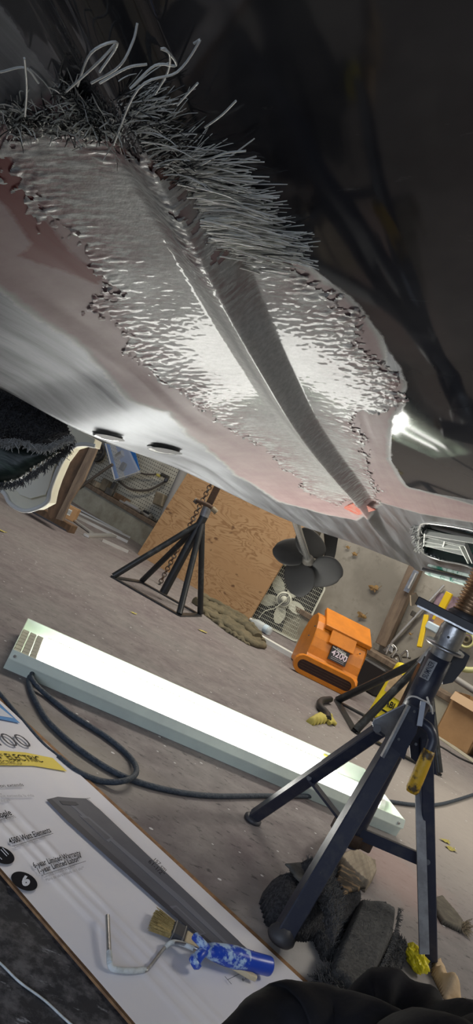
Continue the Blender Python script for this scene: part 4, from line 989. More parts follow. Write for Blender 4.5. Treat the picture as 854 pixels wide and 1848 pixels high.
for k in range(16):
    y = -(S/2-.016)+(S-.032)*k/15; gm.tube([FN(-(S/2-.012), y, .006), FN(S/2-.012, y, .006)], .0015, 4, 0, False)
gm.build('grille', M['fancream'], fan, kind='stuff')
vs = [FN(x, y, .085) for x, y in rrect(S/2-.013, .04)]; MB().add(vs, [tuple(range(len(vs)))]).build('back_panel', M['blackplastic'], fan)
MB().lathe(FN(0, 0, -.010), fn, [(.0, 0), (0, .016), (.004, .020), (.012, .020), (.012, .06), (.016, .063), (.020, .060), (.020, .0)], 30).build('hub_plate', M['fancream'], fan)
for r in (.034, .046): MB().tube([FN(r*math.cos(2*PI*k/24), r*math.sin(2*PI*k/24), .001) for k in range(25)], .0025, 6, caps=False).build('hub_ring', M['darkgrey'], fan)
for k in range(5):
    an = math.radians(-8+72*k); ca, sa = math.cos(an), math.sin(an); top = []; bot = []
    for i in range(9):
        t = i/8; r = .055+.14*t; wv = .05*math.sin(PI*(.18+.72*t))**.8
        top.append(FN(r*ca-wv*sa, r*sa+wv*ca, .03+.012)); bot.append(FN(r*ca+wv*.85*sa, r*sa-wv*.85*ca, .03-.012))
    vs = top+bot; MB().add(vs, [(i, i+1, 9+i+1, 9+i) for i in range(8)], 0, True).build('blade', M['fancream'], fan)
MB().tube(curve_pts([FN(.0, .06, -.006), FN(.02, .03, -.01), FN(-.03, -.09, -.01), FN(-.09, -.15, -.008), FN(-.11, -.22, -.006)], 6), .0035, 8).build('cord', M['fancream'], fan)

# ------------------------------------------------------------------ propeller on its shaft
hb_ = P(557, 1013, 2.95); se = P(537, 955, 2.62); axd = (se-hb_).normalized()
pr = thing('propeller', 'black four-bladed boat propeller hanging on a steel shaft below the hull', 'propeller', hb_)
MB().cyl(hb_, P(532, 936, 2.52), .014, n=18).build('shaft', M['propshaft'], pr)
MB().lathe(hb_-axd*.05, axd, [(0, 0), (0, .020), (.05, .026), (.075, .024), (.085, .018), (.095, .018), (.095, 0)], 22).build('hub', M['castiron'], pr)
vx = Vector((1, 0, 0)); face = (Vector((0, -1, 0))*.75+axd*.6).normalized()
ex = vx-face*vx.dot(face); ex.normalize(); ey = ex.cross(face); ey = ey if ey.z > 0 else -ey
for k, (ang, rr, wsc, tw) in enumerate(((198-27, .150, 1.0, .6), (262-0, .150, 1.05, .5), (345, .145, 1.05, .5), (78+27, .135, .95, .6))):
    # screen directions are rolled: work in world upright frame
    ca, sa = math.cos(math.radians(ang)), math.sin(math.radians(ang)); rd = ex*ca+ey*sa; tg = -ex*sa+ey*ca; K = 12; J = 6; vs = []
    for i in range(K+1):
        t = i/K; r = .018+(rr-.018)*t; half = .070*wsc*(math.sin(PI*min(1, .12+.80*t**.9)))**.75 if t < 1 else .012; half = max(half, .014)
        skew = .030*t*t
        for j in range(J+1):
            s = (j/J*2-1); vs.append(hb_+rd*r+tg*(s*half+skew)+face*(s*half*tw*(1-.35*t))+face*(.008*(1-s*s)))
    fs = [(i*(J+1)+j, i*(J+1)+j+1, (i+1)*(J+1)+j+1, (i+1)*(J+1)+j) for i in range(K) for j in range(J)]
    o = MB().add(vs, fs, 0, True).build('blade', M['prop'], pr); md = o.modifiers.new('s', 'SOLIDIFY'); md.thickness = .006
    md2 = o.modifiers.new('ss', 'SUBSURF'); md2.levels = 1; md2.render_levels = 1
pp([(570, 950), (583, 952), (572, 985), (562, 1002), (556, 1000), (562, 975)], 3.02, .02, 'strut', M['tan'], pr)
pp([(585, 955), (612, 962), (606, 1000), (596, 1035), (583, 1030), (588, 990)], 3.10, .03, 'rudder_blade', M['prop'], pr)

# ------------------------------------------------------------------ orange blower
g0 = F(526, 1208); g1 = F(629, 1259)
bx = (g1-g0).normalized(); bw = (g1-g0).length; by = Vector((-bx.y, bx.x, 0)); bo = thing('air_mover_blower', 'orange plastic carpet blower with black label standing by the wall', 'blower', g0+bx*bw/2+by*.2)
def BL(x, y, z): return g0+bx*x+by*y+UPZ*z
prof = [(0.0, .004), (-.012, .02), (-.014, .05), (-.010, .085), (.012, .105), (.045, .112), (.062, .13), (.075, .18), (.095, .235), (.125, .285), (.165, .325), (.22, .355), (.29, .36), (.36, .33), (.41, .27), (.43, .19), (.42, .09), (.40, .004)]
n = len(prof); mb = MB(); X = [(.055, .97), (.061, 1.0), (bw+.008, 1.0), (bw+.014, .97)]; vs = []
cyp = sum(p[0] for p in prof)/n; czp = sum(p[1] for p in prof)/n
for x, s in X:
    for y, z in prof: vs.append(BL(x, cyp+(y-cyp)*s, max(.002, czp+(z-czp)*s)))
fs = [(r*n+k, r*n+(k+1) % n, (r+1)*n+(k+1) % n, (r+1)*n+k) for r in range(3) for k in range(n)]
mb.add(vs, fs, 0, False); mb.add(vs[:n], [tuple(range(n))]); mb.add(vs[3*n:], [tuple(range(n))[::-1]])
mb.build('housing', M['orange'], bo, bevel=.003)
# outlet mouth: raised lip and dark slot
def stad(x0, x1, z0, z1, y, k=8):
    r = (z1-z0)/2; cz_ = (z0+z1)/2; pts = []
    for j in range(k+1): an = PI/2+PI*j/k; pts.append((x0+r+r*math.cos(an), cz_+r*math.sin(an)))
    for j in range(k+1): an = -PI/2+PI*j/k; pts.append((x1-r+r*math.cos(an), cz_+r*math.sin(an)))
    return [BL(a_, y, b_) for a_, b_ in pts]
l0 = stad(-.012, bw+.006, .002, .118, -.016); l1 = stad(-.012, bw+.006, .002, .118, .03); l2 = stad(.012, bw-.018, .028, .092, -.018); l3 = stad(.012, bw-.018, .028, .092, .0)
k = len(l0); mb = MB(); mb.add(l0+l2, [(i, (i+1) % k, (i+1) % k+k, i+k) for i in range(k)], 0); mb.add(l0+l1, [(i, (i+1) % k, (i+1) % k+k, i+k) for i in range(k)], 0); mb.add(l2+l3, [(i, (i+1) % k, (i+1) % k+k, i+k) for i in range(k)], 0)
mb.build('outlet_lip', M['orange'], bo, bevel=.003)
MB().add([p-by*.0145 for p in l3], [tuple(range(k))]).build('outlet_void', M['slot'], bo)
for j in range(3):
    z = .044+j*.016; MB().cyl(BL(.025, -.0165, z), BL(bw-.03, -.0165, z), .0022, n=6).build('outlet_bar', M['rust'], bo)
# handle ledge on top
MB().prism([BL(.10, .13, .30), BL(bw+.03, .13, .30), BL(bw+.03, .33, .385), BL(.10, .33, .385)], by*-.012+UPZ*.030).build('handle_ledge', M['orange'], bo, bevel=.006)
MB().prism([BL(.15, .088, .235), BL(bw-.07, .088, .235), BL(bw-.07, .14, .32), BL(.15, .14, .32)], by*-.014+UPZ*.006).build('handle_boss', M['orange'], bo, bevel=.004)
# side intake
MB().lathe(BL(bw+.012, .22, .20), bx, [(0, .13), (.006, .125), (.006, .105), (-.0, .10)], 36).build('intake_ring', M['orange'], bo)
MB().lathe(BL(bw+.016, .22, .20), bx, [(0, .105), (.001, 0)], 36).build('intake_void', M['blackplastic'], bo)
mb = MB()
for r in (.03, .05, .07, .09): mb.tube([BL(bw+.019, .22+r*math.cos(2*PI*j/28), .20+r*math.sin(2*PI*j/28)) for j in range(29)], .002, 5, caps=False)
mb.build('intake_grille', M['steel'], bo, kind='stuff')
# label on the curved front
l_a, l_b = (.075, .18), (.125-.03, .235+.0)
dv = Vector(((0.102-.066), (.262-.152))); ll_ = dv.length; dv.normalize()
def LB(x, s, o=.0): return BL(x, .062+dv.x*s-dv.y*o, .135+dv.y*s+dv.x*o)
MB().prism([LB(.185, .012, .012), LB(.305, .012, .012), LB(.305, .125, .012), LB(.185, .125, .012)], by*.02).build('label', M['blackplastic'], bo)
text_on('4200', LB(.192, .046, .0135), LB(.300, .040, .0135), LB(.192, .082, .0135), M['magentagrey'], bo, 'lettering', .02)
MB().prism([LB(.188, .090, .013), LB(.30, .070, .013), LB(.30, .076, .013), LB(.188, .096, .013)], by*.001).build('label_stripe', M['white'], bo)
text_on('STINGER', LB(.215, .086, .0137), LB(.285, .078, .0137), LB(.215, .100, .0137), M['white'], bo, 'lettering', .03)
MB().tube([LB(.25+.010*math.cos(2*PI*j/20), .110+.010*math.sin(2*PI*j/20), .0137) for j in range(21)], .0012, 5, caps=False).build('label_emblem', M['white'], bo)
for s in (.022, .032): MB().prism([LB(.20, s, .0132), LB(.29, s, .0132), LB(.29, s+.003, .0132), LB(.20, s+.003, .0132)], by*.001).build('label_stripe', M['greyink'], bo)
for q in ((.035, .16), (bw-.03, .13), (.02, .09)): MB().cyl(LB(q[0], q[1], .004), LB(q[0], q[1], .016), .004, n=10).build('screw', M['darkgrey'], bo)

# ------------------------------------------------------------------ clutter round the wall, right
tag(MB().bar(W(757, 1010, LEDGE-.05), W(690, 1165, LEDGE-.05), .09, .075, up=WN, bev=.003).build('wall_stud', M['stud']), 'brown weathered timber stud upright on the wall right of the blower', 'timber')
bk = thing('hinge_bracket', 'galvanised metal bracket screwed to the brown wall stud', 'bracket', W(741, 1055, LEDGE-.10))
MB().bar(W(752, 1030, LEDGE-.11), W(733, 1068, LEDGE-.11), .045, .006, up=WN).build('plate', M['steel'], bk)
MB().cyl(W(751, 1034, LEDGE-.125), W(737, 1062, LEDGE-.125), .008, n=12).build('hinge_pin', M['alu'], bk)
tag(MB().cyl(W(802, 1056, LEDGE-.03), W(694, 1174, LEDGE-.03), .012, n=12).build('conduit_pipe', M['alu']), 'thin grey metal conduit pipe slanting on the wall right of the stud', 'pipe')
tag(MB().box(W(747, 1108, LEDGE-.035), (.04, .03, .04), bev=.004).build('pipe_clip', M['castiron']), 'dark clip holding the slanting wall conduit', 'clip')
lv = thing('yellow_level', 'yellow spirit-level bar leaning behind the nearest stand head', 'tool', W(768, 1160, .05))
MB().bar(W(770, 1110, .10), W(757, 1168, .04), .035, .02, up=WN, bev=.003).build('bar', M['leveltool'], lv)
MB().bar(W(812, 1070, .10), W(786, 1120, .10), .05, .03, up=WN, bev=.003).build('grip', M['leveltool'], lv)
tag(MB().prism([W(790, 1068, LEDGE-.01), W(900, 1100, LEDGE-.01), W(900, 1170, LEDGE-.01), W(772, 1130, LEDGE-.01)], WN*.006).build('poster', M['purple']), 'faded purple printed sheet on the wall behind the nearest stand', 'poster')
tag(MB().box(W(803, 1122, .12), (.12, .08, .12), Matrix((WD, -WN, UPZ)).transposed(), bev=.006).build('brown_carton', M['kraft']), 'small brown carton on the wall ledge behind the stand', 'box')
tag(MB().box(W(783, 1133, .10), (.10, .08, .06), Matrix((WD, -WN, UPZ)).transposed(), bev=.01).build('blue_pouch', M['labelblue']), 'pale blue pouch on the ledge below the yellow level', 'pouch')
tg_ = thing('clamp_tool', 'tangled steel clamp and wire on the ledge between blower and black stand', 'tool', W(716, 1184, .1))
for k in range(9):
    a = W(700+random.uniform(0, 28), 1170+random.uniform(0, 22)+k*1.2, .10); b_ = a+WD*random.uniform(-.08, .12)+UPZ*random.uniform(-.03, .05); a.z = max(a.z, PH+.02); b_.z = max(b_.z, PH+.02)
    MB().tube(curve_pts([a, (a+b_)/2+UPZ*random.uniform(.0, .06), b_], 5), random.choice((.004, .008, .012)), 8).build('clamp_piece', random.choice((M['steel'], M['castiron'], M['alu'])), tg_)
tag(MB().tube(curve_pts([W(697, 1180, .08), W(706, 1163, .08), W(716, 1172, .08), W(708, 1186, .08)], 6), .005, 8).build('wire_loop', M['alu']), 'loose silver wire loop on the ledge beside the clamp', 'wire')
rl = thing('cable_reel', 'small cream tape reel hanging on the wall right of the stand head', 'reel', W(842, 1155, LEDGE-.05))
c0 = W(842, 1155, LEDGE-.05); MB().tube([c0+(WD*math.cos(2*PI*j/24)+UPZ*math.sin(2*PI*j/24))*.05 for j in range(25)], .009, 8, caps=False).build('outer_ring', M['yhose'], rl)
MB().tube([c0+(WD*math.cos(2*PI*j/24)+UPZ*math.sin(2*PI*j/24))*.022 for j in range(25)], .010, 8, caps=False).build('inner_ring', M['canvas'], rl)
tag(MB().lathe(W(846, 1080, LEDGE-.02), WN, [(0, .05), (.02, .05), (.02, .035), (.005, .03), (.005, 0)], 24).build('round_socket', M['blackplastic']), 'black round fitting on the wall beside the bronze screw', 'fitting')
tag(MB().tube(curve_pts([W(815, 1196, .05), W(830, 1205, .02), W(846, 1209, .02), W(868, 1208, .05)], 6), .020, 12).build('hose', M['yhose']), 'pale yellow hose curving over the ledge above the cardboard box', 'hose')
tag(MB().cyl(W(818, 1222, -.05), W(880, 1262, -.05), .022, n=14).build('grey_pipe', M['pvc']), 'straight grey pipe lying above the open cardboard box', 'pipe')
# yellow bag with lettering
yb = thing('yellow_bag', 'yellow printed bag standing behind the black tubular legs by blower', 'bag', F(700, 1292))
ya, yb2 = F(668, 1288, .0), F(716, 1310, .0)
ya = P(666, 1290, 4.1); ya.z = 0; yq = P(722, 1305, 4.05); yq.z = 0; up_ = Vector((.02, .10, .36))
MB().prism([ya, yq, yq+up_+Vector((-.01, 0, 0)), ya+up_+Vector((.03, 0, -.02))], (0.01, .09, 0)).build('bag_body', M['yellow'], yb, bevel=.02)
MB().prism([mix(ya, yq, .1)+up_*.45+Vector((0, -.006, 0)), mix(ya, yq, .9)+up_*.42+Vector((0, -.006, 0)), mix(ya, yq, .9)+up_*.78+Vector((0, -.006, 0)), mix(ya, yq, .1)+up_*.82+Vector((0, -.006, 0))], (0, .003, 0)).build('label_panel', M['kraftpaper'], yb)
text_on('KABLE', mix(ya, yq, .15)+up_*.26+Vector((0, -.006, 0)), mix(ya, yq, .8)+up_*.26+Vector((0, -.006, 0)), mix(ya, yq, .15)+up_*.36+Vector((0, -.006, 0)), M['ink'], yb, 'lettering', .03)
MB().prism([mix(ya, yq, .05)+up_*.16+Vector((0, -.006, 0)), mix(ya, yq, .95)+up_*.16+Vector((0, -.006, 0)), mix(ya, yq, .95)+up_*.19+Vector((0, -.006, 0)), mix(ya, yq, .05)+up_*.19+Vector((0, -.006, 0))], (0, .002, 0)).build('black_stripe', M['ink'], yb)
tag(MB().box(F(686, 1235, .12)*1.0, (.14, .10, .16), bev=.01).build('black_case', M['blackplastic']), 'black tool case half hidden between blower and stand leg', 'case') if False else None
bcs = W(672, 1222, -.12); bcs.z = .10
tag(MB().box(bcs, (.20, .14, .20), Matrix((WD, -WN, UPZ)).transposed(), bev=.012).build('battery_case', M['blackplastic']), 'black battery case with grey top right of the blower', 'case')
# open cardboard box with bent pipes
q0 = P(783, 1326, 3.95); q0 = F(783, 1324); q1 = F(843, 1362); q0 = q0; bxx = (q1-q0).normalized(); bxy = Vector((-bxx.y, bxx.x, 0)); BWX, BWY, BHT = (q1-q0).length, .30, .0
top_ = P(800, 1236, q0.y); BHT = max(.25, top_.z)
ob = thing('cardboard_box', 'open brown cardboard box holding bent pipes at the right edge', 'box', q0+bxx*BWX/2+bxy*.15)
def BX(x, y, z): return q0+bxx*x+bxy*y+UPZ*z
th_ = .006
MB().prism([BX(0, 0, 0), BX(BWX, 0, 0), BX(BWX, 0, BHT), BX(0, 0, BHT)], bxy*th_).build('front_panel', M['kraft'], ob)
MB().prism([BX(0, BWY, 0), BX(BWX, BWY, 0), BX(BWX, BWY, BHT), BX(0, BWY, BHT)], bxy*th_).build('back_panel', M['kraft'], ob)
MB().prism([BX(0, 0, 0), BX(0, BWY, 0), BX(0, BWY, BHT), BX(0, 0, BHT)], bxx*th_).build('side_panel', M['kraft'], ob)
MB().prism([BX(BWX-th_, 0, 0), BX(BWX-th_, BWY, 0), BX(BWX-th_, BWY, BHT), BX(BWX-th_, 0, BHT)], bxx*th_).build('side_panel', M['kraft'], ob)
MB().prism([BX(0, 0, 0), BX(BWX, 0, 0), BX(BWX, BWY, 0), BX(0, BWY, 0)], UPZ*th_).build('bottom_panel', M['kraft'], ob)
MB().prism([BX(0, 0, BHT), BX(BWX, 0, BHT), BX(BWX, -.03, BHT-.055), BX(0, -.03, BHT-.055)], bxy*.004).build('folded_flap', mat('pale_kraft', (.52, .36, .22), .8), ob)
bp_ = thing('bent_pipe', 'bent galvanised pipes sticking out of the open cardboard box', 'pipe', BX(BWX*.6, .15, BHT))
MB().tube(curve_pts([BX(BWX*1.6, .10, BHT+.03), BX(BWX*.9, .12, BHT+.0), BX(BWX*.50, .10, BHT+.02), BX(BWX*.42, .06, BHT+.06), BX(BWX*.62, .05, BHT+.09)], 7), .014, 12).build('u_bend', M['steel'], bp_)
MB().tube(curve_pts([BX(BWX*1.5, .2, BHT+.06), BX(BWX*.8, .2, BHT+.05), BX(BWX*.2, .2, BHT+.13)], 7), .014, 12).build('straight_pipe', M['steel'], bp_)
MB().cyl(BX(BWX*.75, .2, BHT+.052), BX(BWX*.95, .2, BHT+.052), .019).build('rusty_joint', M['rust'], bp_)
tag(MB().box(BX(BWX+.13, .03, .0605), (.14, .16, .12), bev=.008).build('dark_toolbox', M['darkgrey']), 'dark box beside the right foot of the cardboard box', 'box')
# pale floor strip
a, b_ = F(792, 1325), F(880, 1392); struct(MB().bar(a+Vector((-.1, -.02, .002)), b_+Vector((0, -.02, .002)), .10, .006).build('trim_3', M['kerb']))

# dead leaves stuck on the wall, yellow scraps on the floor
def leafmb(c, ex, ey, s):
    pts = []
    for k in range(12): r = s*random.uniform(.45, 1.15)*(1.2 if k % 6 == 0 else .8); an = 2*PI*k/12; pts.append(c+ex*r*math.cos(an)+ey*r*.8*math.sin(an)+ex.cross(ey)*random.uniform(-.1, .1)*s)
    n = len(pts); mb = MB(); mb.add(pts+[c+ex.cross(ey)*s*.15], [(k, (k+1) % n, n) for k in range(n)]); mb.tube([c+ex*s*.5, c+ex*s*.9+ey*s*.9], .0018, 4); return mb
for (px, py, s, lab) in ((676, 1062, .050, 'brown dead leaf clinging to the wall above the orange blower'), (640, 1000, .030, 'curled dark leaf on the wall right of the propeller'), (628, 988, .022, 'small leaf bit on the wall near the hull edge'), (652, 1110, .045, 'dead leaf stuck on the wall just behind the blower top'), (741, 1144, .018, 'tiny dark leaf scrap on the wall below the conduit')):
    c0 = W(px, py, LEDGE-.02); o = leafmb(c0, WD, UPZ, s).build('dead_leaf', M['leaf']); tag(o, lab, 'leaf', 'dead leaves on the back wall')
for (px, py, s, lab) in ((366, 1139, .035, 'yellow-green leaf scrap on the floor below the black four-legged stand'), (241, 1106, .022, 'small tan scrap on the floor left of the four-legged stand'), (805, 1518, .028, 'upper yellow-brown leaf scrap on the floor right of the nearest stand'), (815, 1532, .030, 'lower yellow-brown leaf scrap on the floor right of the nearest stand'),
                         (3, 958, .03, 'yellow scrap on the floor at the far left edge'), (420, 1125, .02, 'tan scrap beside the canvas heap')):
    c0 = F(px, py, .004); o = leafmb(c0, Vector((1, .2, 0)).normalized(), Vector((-.2, 1, 0)).normalized(), s).build('floor_scrap', M['scrap']); tag(o, lab, 'scrap', 'yellowed scraps on the floor')

# canvas heap, water bottle, white board
cv = thing('canvas_heap', 'folded olive-tan canvas strap heap at the foot of the plywood', 'canvas', F(420, 1125))
for pts, r in (([(352, 1085), (385, 1098), (410, 1110), (440, 1128), (466, 1150)], .05), ([(365, 1100), (400, 1122), (425, 1140), (455, 1160), (474, 1164)], .038), ([(395, 1104), (430, 1118), (452, 1126), (468, 1145), (475, 1158)], .030), ([(362, 1072), (392, 1088), (420, 1104), (436, 1112)], .035)):
    q = curve_pts([F(x, y, r*.45) for x, y in pts], 6); mb = MB(); mb.tube(q, r, 12, rs=[r*(.75+.35*noise.noise(Vector((k*.5, r*99, 0)))) for k in range(len(q))])
    mb.v = [(x, y, max(.003, z*.85)) for x, y, z in mb.v]; mb.build('canvas_fold', M['canvas'], cv)
fslab_c = slab([F(*p) for p in ((352, 1078), (400, 1095), (440, 1112), (472, 1146), (474, 1160), (450, 1166), (410, 1142), (366, 1108))], UPZ, .018, .010, M['canvas'], 'canvas_sheet', cv, wave=.010, wscale=14, roll=.02, rough=.006)
wb = thing('water_bottle', 'clear plastic water bottle lying at the foot of the box fan', 'bottle', F(478, 1138))
a, b_ = F(488, 1140, .034), F(462, 1124, .034); d = (b_-a).normalized(); l = .20
MB().lathe(a, d, [(0, 0), (0, .028), (.01, .032), (.06, .032), (.065, .030), (.07, .032), (.13, .032), (.16, .02), (.175, .012), (.185, .012)], 22).build('bottle_body', M['waterclear'], wb)
MB().lathe(a+d*.18, d, [(0, .013), (.018, .013), (.018, 0)], 18).build('cap', M['white'], wb); MB().lathe(a, d, [(.02, .0325), (.055, .0325)], 22).build('label_band', M['labelblue'], wb)
a, b_ = F(462, 1150), F(532, 1190); tag(MB().bar(a+Vector((0, 0, .015)), b_+Vector((0, 0, .015)), .07, .03).build('white_board', M['pagewhite']), 'dusty white board lying on the floor under the box fan', 'board')
# black strap and glove by the black stand
gl = thing('work_glove', 'crumpled yellowish work glove on the floor left of the black stand', 'glove', F(575, 1300))
slab([F(*p) for p in ((552, 1302), (570, 1292), (590, 1294), (600, 1300), (588, 1306), (565, 1310))], UPZ, .03, .006, M['scrap'], 'palm', gl, wave=.01, wscale=20)
for k in range(4): MB().tube(curve_pts([F(588+k*2, 1296+k*3, .012), F(594+k*2, 1294+k*3, .014), F(600+k*2, 1298+k*3, .01)], 4), .010, 8).build('finger', M['scrap'], gl)
tag(MB().tube(curve_pts([F(596, 1262, .02), F(580, 1265, .02), F(578, 1275, .02), F(590, 1288, .02), F(592, 1298, .02)], 6), .018, 8).build('black_strap', M['blackplastic']), 'black rubber strap curling beside the work glove', 'strap')

# ------------------------------------------------------------------ left background
# pegboard with its holes
def PB(x, z): return pbo+WD*x+UPZ*z
pbo = W(150, 880, LEDGE-.03); pbo.z = PH+.0
pw_, ph_ = (W(345, 930, LEDGE-.03)-pbo).dot(WD), .62
pgT = thing('pegboard', 'off-white pegboard panel full of round holes on the back wall', 'pegboard', pbo)
MB().prism([PB(0, .0), PB(pw_, .0), PB(pw_, ph_), PB(0, ph_)], -WN*.006).build('panel', M['pegboard'], pgT)
mb = MB(); nx = int(pw_/.034); nz = int(ph_/.034)
for i in range(nx):
    for j in range(nz):
        c0 = PB(.02+i*.034, .02+j*.034)+WN*.0012; mb.add([c0+(WD*math.cos(2*PI*k/6)+UPZ*math.sin(2*PI*k/6))*.0065 for k in range(6)], [tuple(range(6))])
mb.build('peg_holes', M['hole'], pgT, kind='stuff')
# pulley
c0 = W(178, 818, .12); pu = thing('pulley_wheel', 'dark cast pulley wheel with slots above the wall ledge', 'wheel', c0)
MB().lathe(c0, WN, [(-.02, .03), (-.02, .098), (-.008, .103), (0, .090), (.008, .103), (.02, .098), (.02, .080), (.008, .072), (.008, .0)], 36).build('rim', M['castiron'], pu)
for k in range(3):
    an = 2*PI*k/3+.5; q = c0+WN*.0095+(WD*math.cos(an)+UPZ*math.sin(an))*.045; MB().add([q+(WD*math.cos(2*PI*j/10)+UPZ*math.sin(2*PI*j/10)*.7)*.02 for j in range(10)], [tuple(range(10))]).build('slot', M['tan'], pu)
MB().lathe(c0+WN*.008, WN, [(0, .02), (.02, .018), (.02, 0)], 16).build('hub', M['castiron'], pu)
tag(MB().cyl(W(118, 898, -.02), W(203, 838, -.02), .016, n=12).build('steel_rod', M['hose']), 'brown steel rod slanting up to the left of the blue package', 'rod')
# blue clear package
pk = thing('blister_package', 'clear plastic package with blue card holding a black grinder', 'package', W(222, 830, .0))
pq = [W(190, 800, .0), W(228, 806, .0), W(250, 852, .0), W(207, 866, .0)]
MB().prism([W(207, 798, .05), W(241, 806, .05), W(252, 848, .05), W(226, 862, .05)], -WN*.008).build('blue_card', M['bluepack'], pk)
MB().prism([W(188, 800, .02), W(195, 801, .02), W(212, 864, .02), W(206, 866, .02)], -WN*.03).build('blue_edge', M['bluepack'], pk)
MB().prism(pq, -WN*.04).build('clear_shell', M['clear'], pk, bevel=.006)
MB().box(W(222, 842, .03), (.085, .03, .09), Matrix((WD, -WN, UPZ)).transposed(), bev=.02).build('grinder_body', M['darkgrey'], pk)
MB().cyl(W(222, 818, .03), W(212, 824, .03), .035, n=18).build('grinder_disc', M['alu'], pk)
for a, b_ in (((190, 800), (207, 866)), ((207, 866), (250, 852))): MB().bar(W(*a, -.004), W(*b_, -.004), .008, .008).build('shell_edge', M['white'], pk)
# hoses on the pegboard
tag(MB().tube(curve_pts([W(212, 866, .15), W(235, 882, .15), W(268, 884, .15), (W(300, 868, .15))], 8), .012, 10).build('looped_hose', M['hose']), 'grey-brown hose sagging across the pegboard', 'hose')
tag(MB().tube(curve_pts([W(247, 852, .15), W(265, 856, .15), W(285, 856, .15)], 8), .009, 10).build('short_hose', M['hose']), 'short hose above the sagging one on the pegboard', 'hose')
vl = thing('yellow_valve', 'yellow and brass valve hanging at the top of the pegboard', 'valve', W(290, 858, .15))
MB().box(W(286, 858, .13), (.05, .03, .03), bev=.008).build('yellow_lever', M['scrap'], vl); MB().cyl(W(292, 856, .14), W(304, 862, .14), .018).build('valve_body', M['castiron'], vl)
MB().box(W(300, 866, .14), (.04, .04, .05), bev=.01).build('valve_bracket', M['darkgrey'], vl)
tag(MB().cyl(W(333, 846, .06), W(297, 930, .12), .045, n=20).build('drain_pipe', M['pvc']), 'fat dusty grey pipe leaning between pegboard and plywood', 'pipe')
tag(MB().prism([W(281, 886, .06), W(296, 892, .06), W(291, 914, .06), (W(274, 908, .06))], -WN*.07).build('brown_can', M['tan'], bevel=.01), 'brown-yellow crushed can at the foot of the fat pipe', 'can')
MB_ = MB
# ledge clutter
Rw = Matrix((WD, -WN, UPZ)).transposed()
def ledge(px, py, name, size, m, lab, cat, back=.08, rz=0):
    c0 = W(px, py, back); c0.z = PH+size[2]/2+.001; R_ = Matrix.Rotation(rz, 3, 'Z')@Rw
    return tag(MB().box(c0, size, R_, bev=min(size)*.12).build(name, m), lab, cat)
ledge(170, 878, 'cream_block', (.11, .07, .06), M['paleblock'], 'pale cream block on the ledge below the pulley', 'block')
ledge(192, 872, 'tan_block', (.09, .08, .13), M['tan'], 'dusty tan block behind the dark clamp on the ledge', 'block', .15, .3)
ledge(196, 892, 'dark_clamp', (.09, .05, .07), M['castiron'], 'dark iron clamp on the ledge left of the package', 'clamp', .06, .4)
ledge(222, 896, 'wooden_wedge', (.18, .09, .06), M['oldwood'], 'reddish-brown wooden wedge on the ledge in front of the pegboard', 'block', .13)
ledge(232, 906, 'metal_disc', (.14, .12, .02), M['alu'], 'flat grey lid on the ledge beside the wooden wedge', 'lid', .12)
ledge(203, 884, 'grey_bracket', (.05, .05, .15), M['castiron'], 'tall grey metal bracket on the ledge under the package', 'bracket', .1, .2)
for k, (px, py, l, r, mm, lab) in enumerate(((240, 912, .18, .024, 'alu', 'silver grease gun lying on the ledge'), (262, 922, .22, .014, 'alu', 'long silver tool on the ledge nearest the plywood'), (272, 914, .09, .026, 'blackplastic', 'black tube socket lying on the ledge'), (255, 915, .12, .018, 'alu', 'short silver pipe piece on the ledge'), (280, 938, .10, .012, 'castiron', 'dark bolt on the ledge edge by the plywood'))):
    c0 = W(px, py, .06+.03*(k % 3)); c0.z = PH+r+.001; d = (WD+WN*random.uniform(-.3, .3)).normalized()
    t = thing('hand_tool', lab, 'tool', c0); MB().cyl(c0-d*l/2, c0+d*l/2, r, n=14).build('shank', M[mm], t); MB().lathe(c0+d*l/2, d, [(0, r), (.012, r*.8), (.03, r*.45), (.03, 0)], 14).build('tip', M['castiron'], t)
# aluminium bars on the floor
for k, (a, b_, wv, lab) in enumerate((((118, 904), (222, 960), .022, 'uppermost thin aluminium bar on the floor by the kerb'), ((122, 912), (236, 968), .018, 'second aluminium bar from the kerb'), ((120, 918), (232, 975), .022, 'third aluminium bar from the kerb'), ((128, 926), (168, 958), .05, 'wide aluminium angle lying nearest the wooden stand'), ((160, 958), (211, 962), .045, 'short aluminium angle lying across the bars'), ((190, 965), (234, 990), .014, 'steel rod with clip at the right end of the bars'))):
    A_, B_ = F(*a, .02+.008*k), F(*b_, .02+.004*k); A_.z = .012; B_.z = .012
    tag(MB().bar(A_, B_, wv, .012+.006*(k % 3)).build('metal_bar', M['alu']), lab, 'metal bar', 'aluminium bars on the floor by the kerb')
mbx = thing('small_carton', 'small brown carton with barcode sticker behind the aluminium bars', 'box', F(118, 930))
c0 = F(118, 936, 0); MB().box(c0+Vector((0, .08, .055)), (.12, .12, .11), bev=.003).build('carton_body', M['kraft'], mbx)
MB().box(c0+Vector((-.005, .0195, .06)), (.045, .001, .05)).build('sticker', M['pagewhite'], mbx)
for k in range(7): MB().box(c0+Vector((-.022+.006*k, .0185, .06)), (.0025, .001, .035)).build('barcode_bar', M['ink'], mbx)
